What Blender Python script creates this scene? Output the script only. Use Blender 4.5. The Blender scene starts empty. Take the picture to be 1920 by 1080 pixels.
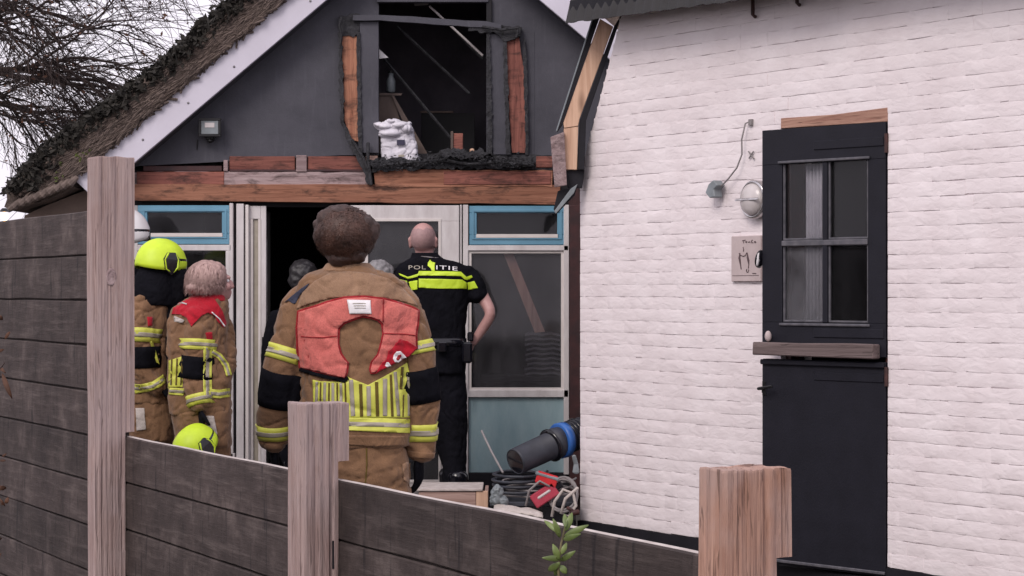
import bpy, bmesh, math, random
from mathutils import Vector, Matrix, noise
from mathutils.bvhtree import BVHTree
R = math.radians
random.seed(7)
scene = bpy.context.scene
COL = scene.collection

# ---------------------------------------------------------------- camera
EYE = 1.45
F = 4000.0                      # focal length in photo pixels (1920 wide)
HX, HY = 960.0, 545.0           # vanishing centre / horizon in the photo
cam_d = bpy.data.cameras.new('camera')
cam = bpy.data.objects.new('camera', cam_d); COL.objects.link(cam)
cam.location = (0, 0, EYE); cam.rotation_euler = (R(90), 0, 0)
cam_d.sensor_width = 36; cam_d.lens = 36 * F / 1920
cam_d.shift_y = 5 / 1920
cam_d.clip_start = .1; cam_d.clip_end = 500
scene.camera = cam

# ---------------------------------------------------------------- sky, sun, exposure
SUN_EL, SUN_AZ = R(40), R(208)          # azimuth measured clockwise from +Y
w = bpy.data.worlds.new('World'); scene.world = w; w.use_nodes = True
nt = w.node_tree; nt.nodes.clear()
out = nt.nodes.new('ShaderNodeOutputWorld'); bg = nt.nodes.new('ShaderNodeBackground')
sky = nt.nodes.new('ShaderNodeTexSky'); sky.sky_type = 'NISHITA'; sky.sun_disc = False
sky.sun_elevation = SUN_EL; sky.sun_rotation = SUN_AZ
sky.air_density = 1.5; sky.dust_density = 4
tc = nt.nodes.new('ShaderNodeTexCoord'); cl = nt.nodes.new('ShaderNodeTexNoise')
cl.inputs['Scale'].default_value = 2.2; cl.inputs['Detail'].default_value = 4
cr = nt.nodes.new('ShaderNodeValToRGB')
cr.color_ramp.elements[0].position = .3; cr.color_ramp.elements[0].color = (8.2, 7.65, 8.6, 1)
cr.color_ramp.elements[1].position = .7; cr.color_ramp.elements[1].color = (9.6, 8.95, 9.9, 1)
mx = nt.nodes.new('ShaderNodeMix'); mx.data_type = 'RGBA'; mx.inputs[0].default_value = .88
nt.links.new(tc.outputs['Generated'], cl.inputs['Vector']); nt.links.new(cl.outputs['Fac'], cr.inputs['Fac'])
nt.links.new(sky.outputs[0], mx.inputs[6]); nt.links.new(cr.outputs['Color'], mx.inputs[7])
nt.links.new(mx.outputs[2], bg.inputs['Color']); bg.inputs['Strength'].default_value = .1
nt.links.new(bg.outputs[0], out.inputs['Surface'])
sd = bpy.data.lights.new('sun', 'SUN'); sd.energy = 1.2; sd.angle = R(25); sd.color = (1, .92, .87)
sun = bpy.data.objects.new('sun', sd); COL.objects.link(sun)
dv = Vector((math.sin(SUN_AZ) * math.cos(SUN_EL), math.cos(SUN_AZ) * math.cos(SUN_EL), math.sin(SUN_EL)))
sun.rotation_euler = dv.to_track_quat('Z', 'Y').to_euler(); sun.location = (0, -5, 12)
vs = scene.view_settings
vs.view_transform = 'Standard'; vs.look = 'None'; vs.gamma = 1; vs.use_curve_mapping = False
vs.exposure = .45

# ---------------------------------------------------------------- object helpers
def tag(o, label=None, cat=None, group=None, kind=None):
    if label: o['label'] = label
    if cat: o['category'] = cat
    if group: o['group'] = group
    if kind: o['kind'] = kind
    return o

def thing(name, label, cat, loc=(0, 0, 0), rotz=0, group=None):
    o = bpy.data.objects.new(name, None); COL.objects.link(o)
    o.empty_display_size = .1
    o.location = loc; o.rotation_euler = (0, 0, rotz)
    return tag(o, label, cat, group)

def base_of(parent):
    p = Vector((0, 0, 0)); q = parent
    while q is not None:
        p += Vector(q.location); q = q.parent
    return p

def obj(name, bm, m, parent=None, world=True, smooth=False, label=None):
    """links ONE mesh object; world=True: vertices are given in world coordinates"""
    if isinstance(bm, bpy.types.Mesh):
        me = bm; me.name = name
        if world and parent is not None:
            me.transform(Matrix.Translation(-base_of(parent)))
    else:
        if world and parent is not None:
            bmesh.ops.translate(bm, verts=bm.verts, vec=-base_of(parent))
        me = bpy.data.meshes.new(name); bm.to_mesh(me); bm.free()
    ms = m if isinstance(m, (list, tuple)) else [m]
    me.materials.clear()
    for k in ms: me.materials.append(k)
    if smooth:
        for f in me.polygons: f.use_smooth = True
    o = bpy.data.objects.new(name, me); COL.objects.link(o)
    o.parent = parent
    if label: o['label'] = label
    return o

def solo(name, bm, m, label, cat, group=None, smooth=False, kind=None):
    """a thing that is one mesh, its origin set to its base"""
    vs_ = [v.co.copy() for v in bm.verts]
    lo = Vector((sum(v.x for v in vs_) / len(vs_), sum(v.y for v in vs_) / len(vs_), min(v.z for v in vs_)))
    bmesh.ops.translate(bm, verts=bm.verts, vec=-lo)
    o = obj(name, bm, m, None, False, smooth); o.location = lo
    return tag(o, label, cat, group, kind)

def P(x, y, Y):
    """the point at distance Y that stands at photo pixel (x, y)"""
    return Vector(((x - HX) * Y / F, Y, EYE + (HY - y) * Y / F))

def bevel(bm, w_, seg=1):
    if w_ > 0:
        bmesh.ops.bevel(bm, geom=list(bm.edges), offset=w_, segments=seg, affect='EDGES', profile=.6, clamp_overlap=True)
    return bm

def box(a, b, bv=0, bm=None):
    own = bm is None
    t = bmesh.new()
    bmesh.ops.create_cube(t, size=1)
    a = Vector(a); b = Vector(b); c = (a + b) / 2; s = b - a
    for v in t.verts: v.co = Vector((c.x + v.co.x * s.x, c.y + v.co.y * s.y, c.z + v.co.z * s.z))
    bevel(t, bv)
    if own: return t
    merge(bm, t); return bm

def merge(bm, other):
    me = bpy.data.meshes.new('tmp'); other.to_mesh(me); bm.from_mesh(me); bpy.data.meshes.remove(me); other.free()
    return bm

def prism(pts, Y, d, bv=0):
    """polygon given in photo pixels at distance Y, d metres deep"""
    bm = bmesh.new()
    fr = [bm.verts.new(P(x, y, Y)) for x, y in pts]
    bk = [bm.verts.new(v.co + Vector((0, d, 0))) for v in fr]
    bm.faces.new(fr); bm.faces.new(bk[::-1])
    n = len(fr)
    for i in range(n): bm.faces.new((fr[i], bk[i], bk[(i + 1) % n], fr[(i + 1) % n]))
    bmesh.ops.recalc_face_normals(bm, faces=bm.faces)
    bevel(bm, bv)
    return bm

def fbox(x0, y0, x1, y1, Y, d, bv=.003):
    return prism([(x0, y0), (x1, y0), (x1, y1), (x0, y1)], Y, d, bv)

def rag(pts, step=8, amp=3, seed=0):
    """a polygon outline made uneven"""
    o = []; n = len(pts); k = 0
    for i in range(n):
        a = Vector(pts[i] + (0,)); b = Vector(pts[(i + 1) % n] + (0,))
        m = max(1, int((b - a).length / step)); nn = Vector((-(b - a).y, (b - a).x, 0)).normalized()
        for j in range(m):
            q = a.lerp(b, j / m) + nn * amp * noise.noise(Vector((seed * 7.3 + k * .61, seed, 1.7))) * 1.6
            o.append((q.x, q.y)); k += 1
    return o

def thicken(bm, th):
    """give a sheet a second side th below its face side, closed along its rim"""
    bm.normal_update(); fs = list(bm.faces); vs_ = list(bm.verts)
    be = [(e.verts[0], e.verts[1]) for e in bm.edges if len(e.link_faces) == 1]
    mp = {v: bm.verts.new(v.co - v.normal * th) for v in vs_}
    for f in fs: bm.faces.new([mp[v] for v in f.verts][::-1])
    for a, b in be:
        try: bm.faces.new((a, b, mp[b], mp[a]))
        except ValueError: pass
    bmesh.ops.recalc_face_normals(bm, faces=bm.faces)

def slab_xz(poly, y0, y1, bv=0):
    """local polygon in (x, z) between y0 and y1"""
    bm = bmesh.new()
    fr = [bm.verts.new((x, y0, z)) for x, z in poly]; bk = [bm.verts.new((x, y1, z)) for x, z in poly]
    bm.faces.new(fr); bm.faces.new(bk[::-1]); n = len(fr)
    for i in range(n): bm.faces.new((fr[i], bk[i], bk[(i + 1) % n], fr[(i + 1) % n]))
    bmesh.ops.recalc_face_normals(bm, faces=bm.faces)
    bevel(bm, bv)
    return bm

def tube(pts, rad, n=8, bm=None, flat=None, side=None):
    """round tube with rounded ends; flat = thickness factor across, side = wide direction"""
    bm = bm or bmesh.new()
    pts = [Vector(p) for p in pts]
    if not isinstance(rad, (list, tuple)): rad = [rad] * len(pts)
    t0 = (pts[1] - pts[0]).normalized(); t1 = (pts[-1] - pts[-2]).normalized()
    P_ = [pts[0] - t0 * rad[0] * .55, pts[0] - t0 * rad[0] * .3] + pts + [pts[-1] + t1 * rad[-1] * .3, pts[-1] + t1 * rad[-1] * .55]
    R_ = [rad[0] * .35, rad[0] * .8] + list(rad) + [rad[-1] * .8, rad[-1] * .35]
    up = side.copy() if side is not None else None
    rings = []
    for i, p in enumerate(P_):
        a = P_[max(0, i - 1)]; b = P_[min(len(P_) - 1, i + 1)]; t = (b - a).normalized()
        if up is None:
            up = Vector((1, 0, 0)) if abs(t.x) < .8 else Vector((0, 1, 0))
        up = (up - t * up.dot(t)).normalized(); bi = t.cross(up)
        f = 1 if flat is None else flat
        rings.append([bm.verts.new(p + up * math.cos(2 * math.pi * k / n) * R_[i] + bi * math.sin(2 * math.pi * k / n) * R_[i] * f) for k in range(n)])
    for i in range(len(rings) - 1):
        for k in range(n):
            bm.faces.new((rings[i][k], rings[i][(k + 1) % n], rings[i + 1][(k + 1) % n], rings[i + 1][k]))
    bm.faces.new(rings[0][::-1]); bm.faces.new(rings[-1])
    return bm

def lathe(prof, n=24, M=None, bm=None):
    """profile of (r, h) around local Z"""
    t = bmesh.new(); rings = []
    for r, h in prof:
        rings.append([t.verts.new((r * math.cos(2 * math.pi * k / n), r * math.sin(2 * math.pi * k / n), h)) for k in range(n)])
    for i in range(len(rings) - 1):
        for k in range(n): t.faces.new((rings[i][k], rings[i][(k + 1) % n], rings[i + 1][(k + 1) % n], rings[i + 1][k]))
    t.faces.new(rings[0][::-1]); t.faces.new(rings[-1])
    bmesh.ops.recalc_face_normals(t, faces=t.faces)
    if M is not None: bmesh.ops.transform(t, matrix=M, verts=t.verts)
    if bm is None: return t
    return merge(bm, t)

def ell(bm, c, r, rot=None, sub=2):
    t = bmesh.new(); bmesh.ops.create_icosphere(t, subdivisions=sub, radius=1)
    M = Matrix.Translation(c) @ (rot or Matrix.Identity(4)) @ Matrix.Diagonal((r[0], r[1], r[2], 1))
    bmesh.ops.transform(t, matrix=M, verts=t.verts)
    return merge(bm, t)

# ---------------------------------------------------------------- materials
def nodes(name):
    m = bpy.data.materials.new(name); m.use_nodes = True; t = m.node_tree
    return m, t, t.nodes['Principled BSDF']

def srgb(*c):
    return tuple(((v / 255 + .055) / 1.055) ** 2.4 if v > 10 else v / 255 / 12.92 for v in c)

def coords(t, scale=(1, 1, 1), src='Object', rot=(0, 0, 0)):
    tc = t.nodes.new('ShaderNodeTexCoord'); mp = t.nodes.new('ShaderNodeMapping')
    t.links.new(tc.outputs[src], mp.inputs['Vector']); mp.inputs['Scale'].default_value = scale
    mp.inputs['Rotation'].default_value = rot
    return mp.outputs['Vector']

def noise_n(t, vec, scale, detail=4, rough=.55, dist=0):
    n = t.nodes.new('ShaderNodeTexNoise'); n.inputs['Scale'].default_value = scale
    n.inputs['Detail'].default_value = detail; n.inputs['Roughness'].default_value = rough
    n.inputs['Distortion'].default_value = dist
    t.links.new(vec, n.inputs['Vector']); return n.outputs['Fac']

def ramp(t, fac, stops):
    r = t.nodes.new('ShaderNodeValToRGB'); t.links.new(fac, r.inputs['Fac'])
    e = r.color_ramp.elements
    while len(e) < len(stops): e.new(.5)
    for k, (p, c) in enumerate(stops):
        e[k].position = p; e[k].color = (c[0], c[1], c[2], 1) if isinstance(c, (tuple, list)) else (c, c, c, 1)
    return r.outputs['Color']

def mixc(t, fac, a, b, mode='MIX'):
    m = t.nodes.new('ShaderNodeMix'); m.data_type = 'RGBA'; m.blend_type = mode
    for s, v in ((m.inputs[0], fac), (m.inputs[6], a), (m.inputs[7], b)):
        if hasattr(v, 'links'): t.links.new(v, s)
        elif isinstance(v, (tuple, list)): s.default_value = (v[0], v[1], v[2], 1)
        else: s.default_value = v
    return m.outputs[2]

def bump(t, b, h, strength, dist=.01):
    n = t.nodes.new('ShaderNodeBump'); n.inputs['Strength'].default_value = strength; n.inputs['Distance'].default_value = dist
    t.links.new(h, n.inputs['Height'])
    src = b.inputs['Normal'].links[0].from_socket if b.inputs['Normal'].links else None
    if src: t.links.new(src, n.inputs['Normal'])
    t.links.new(n.outputs['Normal'], b.inputs['Normal'])

def randtone(t, col, lo=.8, hi=1.15):
    oi = t.nodes.new('ShaderNodeObjectInfo')
    return mixc(t, 1.0, col, ramp(t, oi.outputs['Random'], [(0, lo), (1, hi)]), 'MULTIPLY')

def m_plain(name, c, c2=None, scale=6, rough=.6, bmp=.15, bs=40, metal=0, spec=.5, rnd=False, bd=.004, sc3=(1, 1, 1)):
    m, t, b = nodes(name); v = coords(t, sc3)
    c2 = c2 or tuple(k * .75 for k in c)
    col = ramp(t, noise_n(t, v, scale, 5, .6), [(.3, c2), (.7, c)])
    if rnd: col = randtone(t, col)
    t.links.new(col, b.inputs['Base Color']); b.inputs['Roughness'].default_value = rough
    b.inputs['Metallic'].default_value = metal; b.inputs['Specular IOR Level'].default_value = spec
    if bmp: bump(t, b, noise_n(t, v, bs, 4), bmp, bd)
    return m

def m_wood(name, dark, light, axis='z', k=1.0, crack=.5, bmp=.5, rough=.8, rnd=True, knots=True, grey=None, soot=False):
    m, t, b = nodes(name)
    s = {'x': (.7, 14, 14), 'z': (14, 14, .7), 'y': (14, .7, 14)}[axis]
    v = coords(t, tuple(q * k for q in s))
    oi = t.nodes.new('ShaderNodeObjectInfo')
    off = t.nodes.new('ShaderNodeVectorMath'); off.operation = 'ADD'
    cmb = t.nodes.new('ShaderNodeCombineXYZ'); ml = t.nodes.new('ShaderNodeMath'); ml.operation = 'MULTIPLY'; ml.inputs[1].default_value = 37
    t.links.new(oi.outputs['Random'], ml.inputs[0])
    for i in range(3): t.links.new(ml.outputs[0], cmb.inputs[i])
    t.links.new(v, off.inputs[0]); t.links.new(cmb.outputs[0], off.inputs[1]); v = off.outputs[0]
    g = noise_n(t, v, 2.2, 8, .65, .8)
    col = ramp(t, g, [(.3, dark), (.5, tuple((a + c) / 2 for a, c in zip(dark, light))), (.68, light)])
    v2 = coords(t, (1, 1, 1))
    if grey:
        col = mixc(t, ramp(t, noise_n(t, v2, 5, 4), [(.42, 0.0), (.62, .8)]), col, grey)
    if knots:
        vo = t.nodes.new('ShaderNodeTexVoronoi'); vo.inputs['Scale'].default_value = 1.0
        ks = {'x': (1.6, 5, 5), 'z': (5, 5, 1.6), 'y': (5, 1.6, 5)}[axis]
        t.links.new(coords(t, ks), vo.inputs['Vector'])
        col = mixc(t, ramp(t, vo.outputs['Distance'], [(.05, .75), (.14, 0.0)]), col, tuple(q * .45 for q in dark))
    cr_ = noise_n(t, v, 5, 3, .5, 1.5)
    ck = ramp(t, cr_, [(.34, 1.0), (.40, 0.0)])
    col = mixc(t, mixc(t, 1.0, ck, (crack,) * 3, 'MULTIPLY'), col, tuple(q * .25 for q in dark))
    if soot:
        sn = noise_n(t, coords(t, (1.2, 1.2, 3.5)), 4.5, 6, .7, .4)
        col = mixc(t, ramp(t, sn, [(.50, 0.0), (.68, .85)]), col, (.035, .022, .020))
    if rnd: col = randtone(t, col, .82, 1.12)
    t.links.new(col, b.inputs['Base Color']); b.inputs['Roughness'].default_value = rough
    b.inputs['Specular IOR Level'].default_value = .25
    bump(t, b, g, bmp, .008); bump(t, b, cr_, bmp * .7, .006)
    return m

def m_fabric(name, c, c2=None, rough=.9, weave=260, fold=13, fb=.8, spec=.15):
    m, t, b = nodes(name); v = coords(t)
    c2 = c2 or tuple(k * .8 for k in c)
    col = ramp(t, noise_n(t, v, 7, 6, .65), [(.32, c2), (.66, c)])
    fine = noise_n(t, v, weave, 2)
    col = mixc(t, .35, col, ramp(t, fine, [(.3, .55), (.7, 1.3)]), 'MULTIPLY')
    t.links.new(col, b.inputs['Base Color']); b.inputs['Roughness'].default_value = rough
    b.inputs['Specular IOR Level'].default_value = spec
    b.inputs['Sheen Weight'].default_value = .15
    bump(t, b, noise_n(t, coords(t, (1, 1, .6)), fold, 4, .5, 1.2), fb, .02)
    bump(t, b, fine, .25, .002)
    return m

def m_glass(name, tint=(.8, .85, .85), ior=1.35, dirt=.1):
    m, t, b = nodes(name); t.nodes.remove(b)
    o = t.nodes['Material Output']; tr = t.nodes.new('ShaderNodeBsdfTransparent'); gl = t.nodes.new('ShaderNodeBsdfGlossy')
    df = t.nodes.new('ShaderNodeBsdfDiffuse'); df.inputs['Color'].default_value = (.35, .35, .38, 1)
    tr.inputs['Color'].default_value = (*tint, 1); gl.inputs['Roughness'].default_value = .04
    fr = t.nodes.new('ShaderNodeFresnel'); fr.inputs['IOR'].default_value = ior
    a = t.nodes.new('ShaderNodeMixShader'); c = t.nodes.new('ShaderNodeMixShader')
    t.links.new(fr.outputs[0], a.inputs[0]); t.links.new(tr.outputs[0], a.inputs[1]); t.links.new(gl.outputs[0], a.inputs[2])
    v = coords(t, (1, 1, .6))
    d = ramp(t, noise_n(t, v, 5, 6, .7), [(.35, dirt * .25), (.75, dirt)])
    t.links.new(d, c.inputs[0]); t.links.new(a.outputs[0], c.inputs[1]); t.links.new(df.outputs[0], c.inputs[2])
    t.links.new(c.outputs[0], o.inputs['Surface'])
    return m

M = {}
# painted brick
def m_paintbrick():
    m, t, b = nodes('painted_brick')
    v = coords(t, (1, 1, 1))
    geo = t.nodes.new('ShaderNodeNewGeometry'); p = geo.outputs['Position']
    col = ramp(t, noise_n(t, p, 3.5, 5, .6), [(.3, (.70, .63, .640)), (.7, (.79, .73, .742))])
    col = mixc(t, ramp(t, noise_n(t, p, 30, 4, .7), [(.62, 0.0), (.8, .3)]), col, (.60, .50, .49))
    t.links.new(col, b.inputs['Base Color']); b.inputs['Roughness'].default_value = .62
    b.inputs['Specular IOR Level'].default_value = .3
    mp = t.nodes.new('ShaderNodeMapping'); mp.inputs['Scale'].default_value = (1, 1, 2.2); t.links.new(p, mp.inputs['Vector'])
    bump(t, b, noise_n(t, mp.outputs[0], 12, 3, .5, .5), .42, .012)
    bump(t, b, noise_n(t, p, 90, 3), .25, .003)
    return m
M['wall'] = m_paintbrick()
M['tar'] = m_plain('black_tar_paint', (.014, .013, .018), (.008, .008, .011), 8, .65, .3, 60, spec=.25)
def m_board():
    m, t, b = nodes('tarred_board'); v = coords(t); vz = coords(t, (9, 9, .8))
    col = ramp(t, noise_n(t, v, 3, 6, .65), [(.3, (.043, .043, .056)), (.7, (.073, .072, .090))])
    col = mixc(t, ramp(t, noise_n(t, vz, 3, 5, .7), [(.56, 0.0), (.75, .55)]), col, (.10, .10, .12))
    col = mixc(t, ramp(t, noise_n(t, v, 160, 2), [(.6, 0.0), (.75, .22)]), col, (.11, .11, .125))
    t.links.new(col, b.inputs['Base Color']); b.inputs['Roughness'].default_value = .75
    bump(t, b, noise_n(t, v, 120, 3), .4, .003); bump(t, b, noise_n(t, v, 6, 3), .3, .02)
    return m
M['board'] = m_board()
M['char'] = m_plain('charred_remains', (.045, .045, .052), (.008, .008, .010), 26, .85, .9, 50, bd=.01)
M['whiteboard'] = m_plain('pale_painted_board', (.60, .575, .66), (.53, .505, .58), 4, .45, .1, 60)
M['screw'] = m_plain('zinc_screw', (.25, .24, .25), None, 9, .5, 0, metal=.6)
M['beam'] = m_wood('exposed_orange_beam', (.22, .09, .056), (.44, .21, .135), 'x', 1, .5, .5, soot=True)
M['beamz'] = m_wood('exposed_orange_stud', (.24, .09, .055), (.48, .235, .15), 'z', 1, .5, .5, soot=True)
M['redwood'] = m_wood('exposed_red_plank', (.15, .052, .043), (.33, .13, .10), 'x', 1, .6, .5, soot=True)
M['redwoodz'] = m_wood('exposed_red_stud', (.15, .052, .043), (.33, .13, .10), 'z', 1, .6, .5, soot=True)
M['greyplank'] = m_wood('weathered_pink_plank', (.22, .15, .15), (.40, .31, .31), 'x', 1, .4, .4, soot=True)
M['lintelwood'] = m_wood('bare_pinkish_wood', (.24, .11, .08), (.52, .32, .24), 'x', 1, .6, .6)
M['pine'] = m_wood('pale_pine', (.42, .25, .17), (.68, .47, .34), 'z', .7, .15, .2)
M['post'] = m_wood('weathered_post', (.23, .155, .14), (.45, .345, .325), 'z', 1.3, .4, .9, grey=(.36, .28, .27))
M['postwarm'] = m_wood('fresh_oak_post', (.22, .12, .09), (.45, .275, .21), 'z', 1.3, .6, .9, grey=(.36, .255, .225))
def m_fence():
    m, t, b = nodes('old_dark_board'); v = coords(t, (.8, 10, 10)); v1 = coords(t)
    oi = t.nodes.new('ShaderNodeObjectInfo')
    col = ramp(t, noise_n(t, v1, 5, 7, .7), [(.3, (.024, .017, .016)), (.55, (.055, .041, .038)), (.75, (.125, .098, .090))])
    col = mixc(t, ramp(t, noise_n(t, v, 3, 6, .7), [(.52, 0.0), (.72, .6)]), col, (.135, .108, .100))
    vz = coords(t, (12, 12, 1.2))
    col = mixc(t, ramp(t, noise_n(t, vz, 2.5, 5, .6), [(.33, .85), (.42, 0.0)]), col, (.016, .012, .013))
    col = randtone(t, col, .75, 1.2)
    t.links.new(col, b.inputs['Base Color']); b.inputs['Roughness'].default_value = .8
    b.inputs['Specular IOR Level'].default_value = .3
    bump(t, b, noise_n(t, v, 3, 6, .7), .6, .008); bump(t, b, noise_n(t, v1, 55, 4), .35, .004)
    return m
M['fence'] = m_fence()
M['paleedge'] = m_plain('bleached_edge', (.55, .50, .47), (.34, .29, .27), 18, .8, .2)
M['blue'] = m_plain('blue_window_paint', (.135, .31, .43), (.10, .24, .34), 5, .4, .1, 60)
M['bluepanel'] = m_plain('faded_blue_panel', (.33, .45, .48), (.24, .36, .40), 6, .55, .35, 45, sc3=(2, 2, .7))
M['white'] = m_plain('worn_white_paint', (.66, .63, .63), (.50, .46, .46), 7, .45, .15, 50, sc3=(2, 2, .6))
M['cream'] = m_plain('cream_paint', (.68, .64, .62), (.58, .53, .51), 6, .45, .12, 50)
M['glass'] = m_glass('window_glass', (.78, .78, .82), 1.35, .05)
M['glasssmear'] = m_glass('smeared_glass', (.85, .85, .87), 1.3, .30)  # blotchy reflections of the stable door pane painted as pale haze
M['glasshazy'] = m_glass('hazy_window_glass', (.80, .77, .80), 1.38, .13)
M['glassdoor'] = m_glass('door_glass', (.6, .6, .63), 1.42, .14)
M['glassstable'] = m_glass('stable_door_glass', (.88, .88, .9), 1.25, .03)
M['inner'] = m_plain('sooty_interior', (.020, .019, .022), (.010, .010, .012), 3, .9, 0)  # near-black mottled tone for insides and dark parts
M['attic'] = m_plain('smoked_attic_wall', (.13, .115, .14), (.05, .045, .055), 2.5, .95, .3)
M['maroon'] = m_plain('maroon_timber', (.055, .014, .015), (.022, .008, .010), 14, .6, .3)
M['door'] = m_plain('black_door_paint', (.012, .012, .019), (.008, .008, .013), 7, .6, .25, 90, spec=.25)
M['doortrim'] = m_plain('worn_black_moulding', (.12, .115, .13), (.05, .05, .06), 25, .55, .3)
M['ledge'] = m_wood('weathered_ledge', (.085, .062, .060), (.22, .17, .165), 'x', 1, .5, .7)
M['rust'] = m_plain('rusty_iron', (.07, .022, .018), (.025, .012, .012), 30, .7, .4)
M['iron'] = m_plain('black_iron', (.02, .02, .022), None, 20, .4, .2, metal=.5)
M['chrome'] = m_plain('tarnished_chrome', (.62, .60, .60), (.35, .33, .33), 30, .22, .1, metal=.9)
M['greyplastic'] = m_plain('grey_plastic', (.22, .25, .27), (.15, .17, .18), 10, .45, .1)
M['enamel'] = m_plain('white_enamel', (.78, .76, .77), (.70, .68, .69), 5, .25, .05)
M['milky'] = m_plain('milky_lamp_glass', (.60, .56, .56), (.45, .41, .40), 9, .2, .05)
M['cable'] = m_plain('grey_cable', (.24, .22, .22), None, 30, .6, 0)
M['plaque'] = m_plain('pink_stone_plaque', (.50, .42, .415), (.42, .345, .34), 12, .7, .2)
M['ink'] = m_plain('dark_etching', (.10, .065, .07), None, 20, .8, 0)
M['slate'] = m_plain('dark_corrugated_sheet', (.030, .029, .030), (.018, .017, .018), 7, .8, .35)
M['thatch'] = m_plain('old_thatch', (.16, .12, .10), (.055, .042, .037), 9, .95, .8, 60, rnd=False, bd=.02)
M['reed1'] = m_plain('cut_reed', (.165, .125, .108), (.07, .052, .045), 20, .9, 0)
M['moss'] = m_plain('dark_mossy_reed', (.034, .030, .024), (.009, .008, .007), 14, .95, 0)
M['green'] = m_plain('green_moss', (.13, .16, .035), (.07, .09, .03), 20, .95, 0)
M['beige'] = m_plain('beige_render', (.27, .20, .165), (.20, .15, .125), 6, .9, .4, 40)
M['ground'] = m_plain('dark_soil', (.055, .050, .042), (.03, .028, .024), 2, .95, .5, 20)
M['paver'] = m_plain('concrete_paver', (.20, .18, .175), (.12, .11, .105), 6, .85, .3, 40, rnd=True)
M['bark'] = m_plain('dark_bark', (.060, .040, .036), (.026, .018, .017), 20, .9, .5)
M['deadleaf'] = m_plain('brown_leaf', (.13, .055, .03), (.06, .03, .02), 10, .8, 0)
M['plantleaf'] = m_plain('fresh_leaf', (.16, .21, .055), (.085, .125, .035), 30, .45, .1)
M['plantstem'] = m_plain('young_stem', (.16, .13, .06), None, 30, .6, 0)
M['skin'] = m_plain('skin', (.50, .29, .27), (.40, .215, .20), 14, .5, .1, 200, bd=.001)
M['stubble'] = m_plain('shaved_scalp', (.36, .225, .22), (.27, .165, .165), 60, .6, .2, 200)
M['tan'] = m_fabric('tan_turnout_cloth', (.255, .145, .080), (.165, .092, .052))
M['tanlight'] = m_fabric('light_tan_yoke', (.33, .205, .13), (.24, .145, .09))
M['black'] = m_fabric('black_cloth', (.010, .010, .014), (.006, .006, .008), spec=.04)
M['black'].node_tree.nodes['Principled BSDF'].inputs['Sheen Weight'].default_value = 0
M['navy'] = m_fabric('navy_shoulder_cloth', (.045, .050, .080), (.03, .033, .055))
M['salmon'] = m_fabric('salmon_mesh_vest', (.62, .175, .15), (.50, .125, .11), weave=180)
M['redtrim'] = m_fabric('red_piping', (.34, .025, .03), (.24, .015, .02))
M['crimson'] = m_fabric('crimson_cloth', (.45, .015, .03), (.34, .01, .022))
M['lime'] = m_plain('fluorescent_yellow', (.58, .78, .03), (.50, .68, .025), 18, .5, .15)
M['yellow'] = m_plain('yellow_reflective_tape', (.66, .68, .10), (.52, .53, .08), 14, .5, .2)
M['silver'] = m_plain('silver_reflective_tape', (.38, .34, .28), (.28, .25, .20), 16, .4, .2)
M['olive'] = m_fabric('olive_gap_cloth', (.14, .10, .02), (.10, .07, .015))
M['visor'] = m_plain('black_visor', (.008, .008, .012), None, 5, .12, 0)
M['hair_brown'] = m_plain('brown_hair', (.060, .030, .024), (.022, .012, .010), 30, .65, .6, 120, bd=.006)
M['hair_strand'] = m_plain('brown_hair_strand', (.125, .062, .045), (.032, .016, .012), 18, .5, 0)
M['hair_dark'] = m_plain('black_hair', (.020, .018, .021), None, 40, .5, .6, 120)
M['hair_grey'] = m_plain('grey_hair', (.26, .25, .26), (.14, .135, .14), 40, .6, .6, 120)
M['hair_blond'] = m_plain('ash_blond_hair', (.47, .32, .29), (.27, .17, .155), 24, .6, .5, 90, bd=.006, sc3=(3, 3, .7))
M['bluestrap'] = m_plain('blue_plastic', (.03, .13, .42), (.02, .09, .32), 12, .35, .1)
M['darkplastic'] = m_plain('dark_plastic', (.032, .036, .050), (.018, .020, .028), 14, .55, .15)
M['redplastic'] = m_plain('red_plastic', (.60, .02, .025), (.45, .015, .02), 10, .4, .1)
M['pinkplastic'] = m_plain('faded_red_plastic', (.45, .05, .085), (.33, .03, .055), 10, .4, .1)
M['clothwhite'] = m_fabric('dusty_white_cloth', (.55, .50, .47), (.42, .37, .34))
M['paper'] = m_plain('white_bag_paper', (.70, .68, .74), (.56, .54, .60), 8, .6, .5, 14, bd=.02)
M['print'] = m_plain('dark_print', (.035, .03, .07), None, 8, .6, 0)
M['cardboard'] = m_plain('smoky_cardboard', (.13, .095, .08), (.075, .055, .05), 6, .85, .2)
M['lcurtain'] = m_fabric('grey_curtain', (.50, .48, .50), (.32, .31, .33))
M['crate'] = m_wood('pinkish_crate_wood', (.26, .16, .13), (.47, .33, .29), 'x', 1, .4, .4)
me_, t_, b_ = nodes('glowing_lamp'); b_.inputs['Emission Color'].default_value = (1, .55, .2, 1); b_.inputs['Emission Strength'].default_value = 5
b_.inputs['Base Color'].default_value = (.9, .7, .4, 1); M['glow'] = me_
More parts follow.
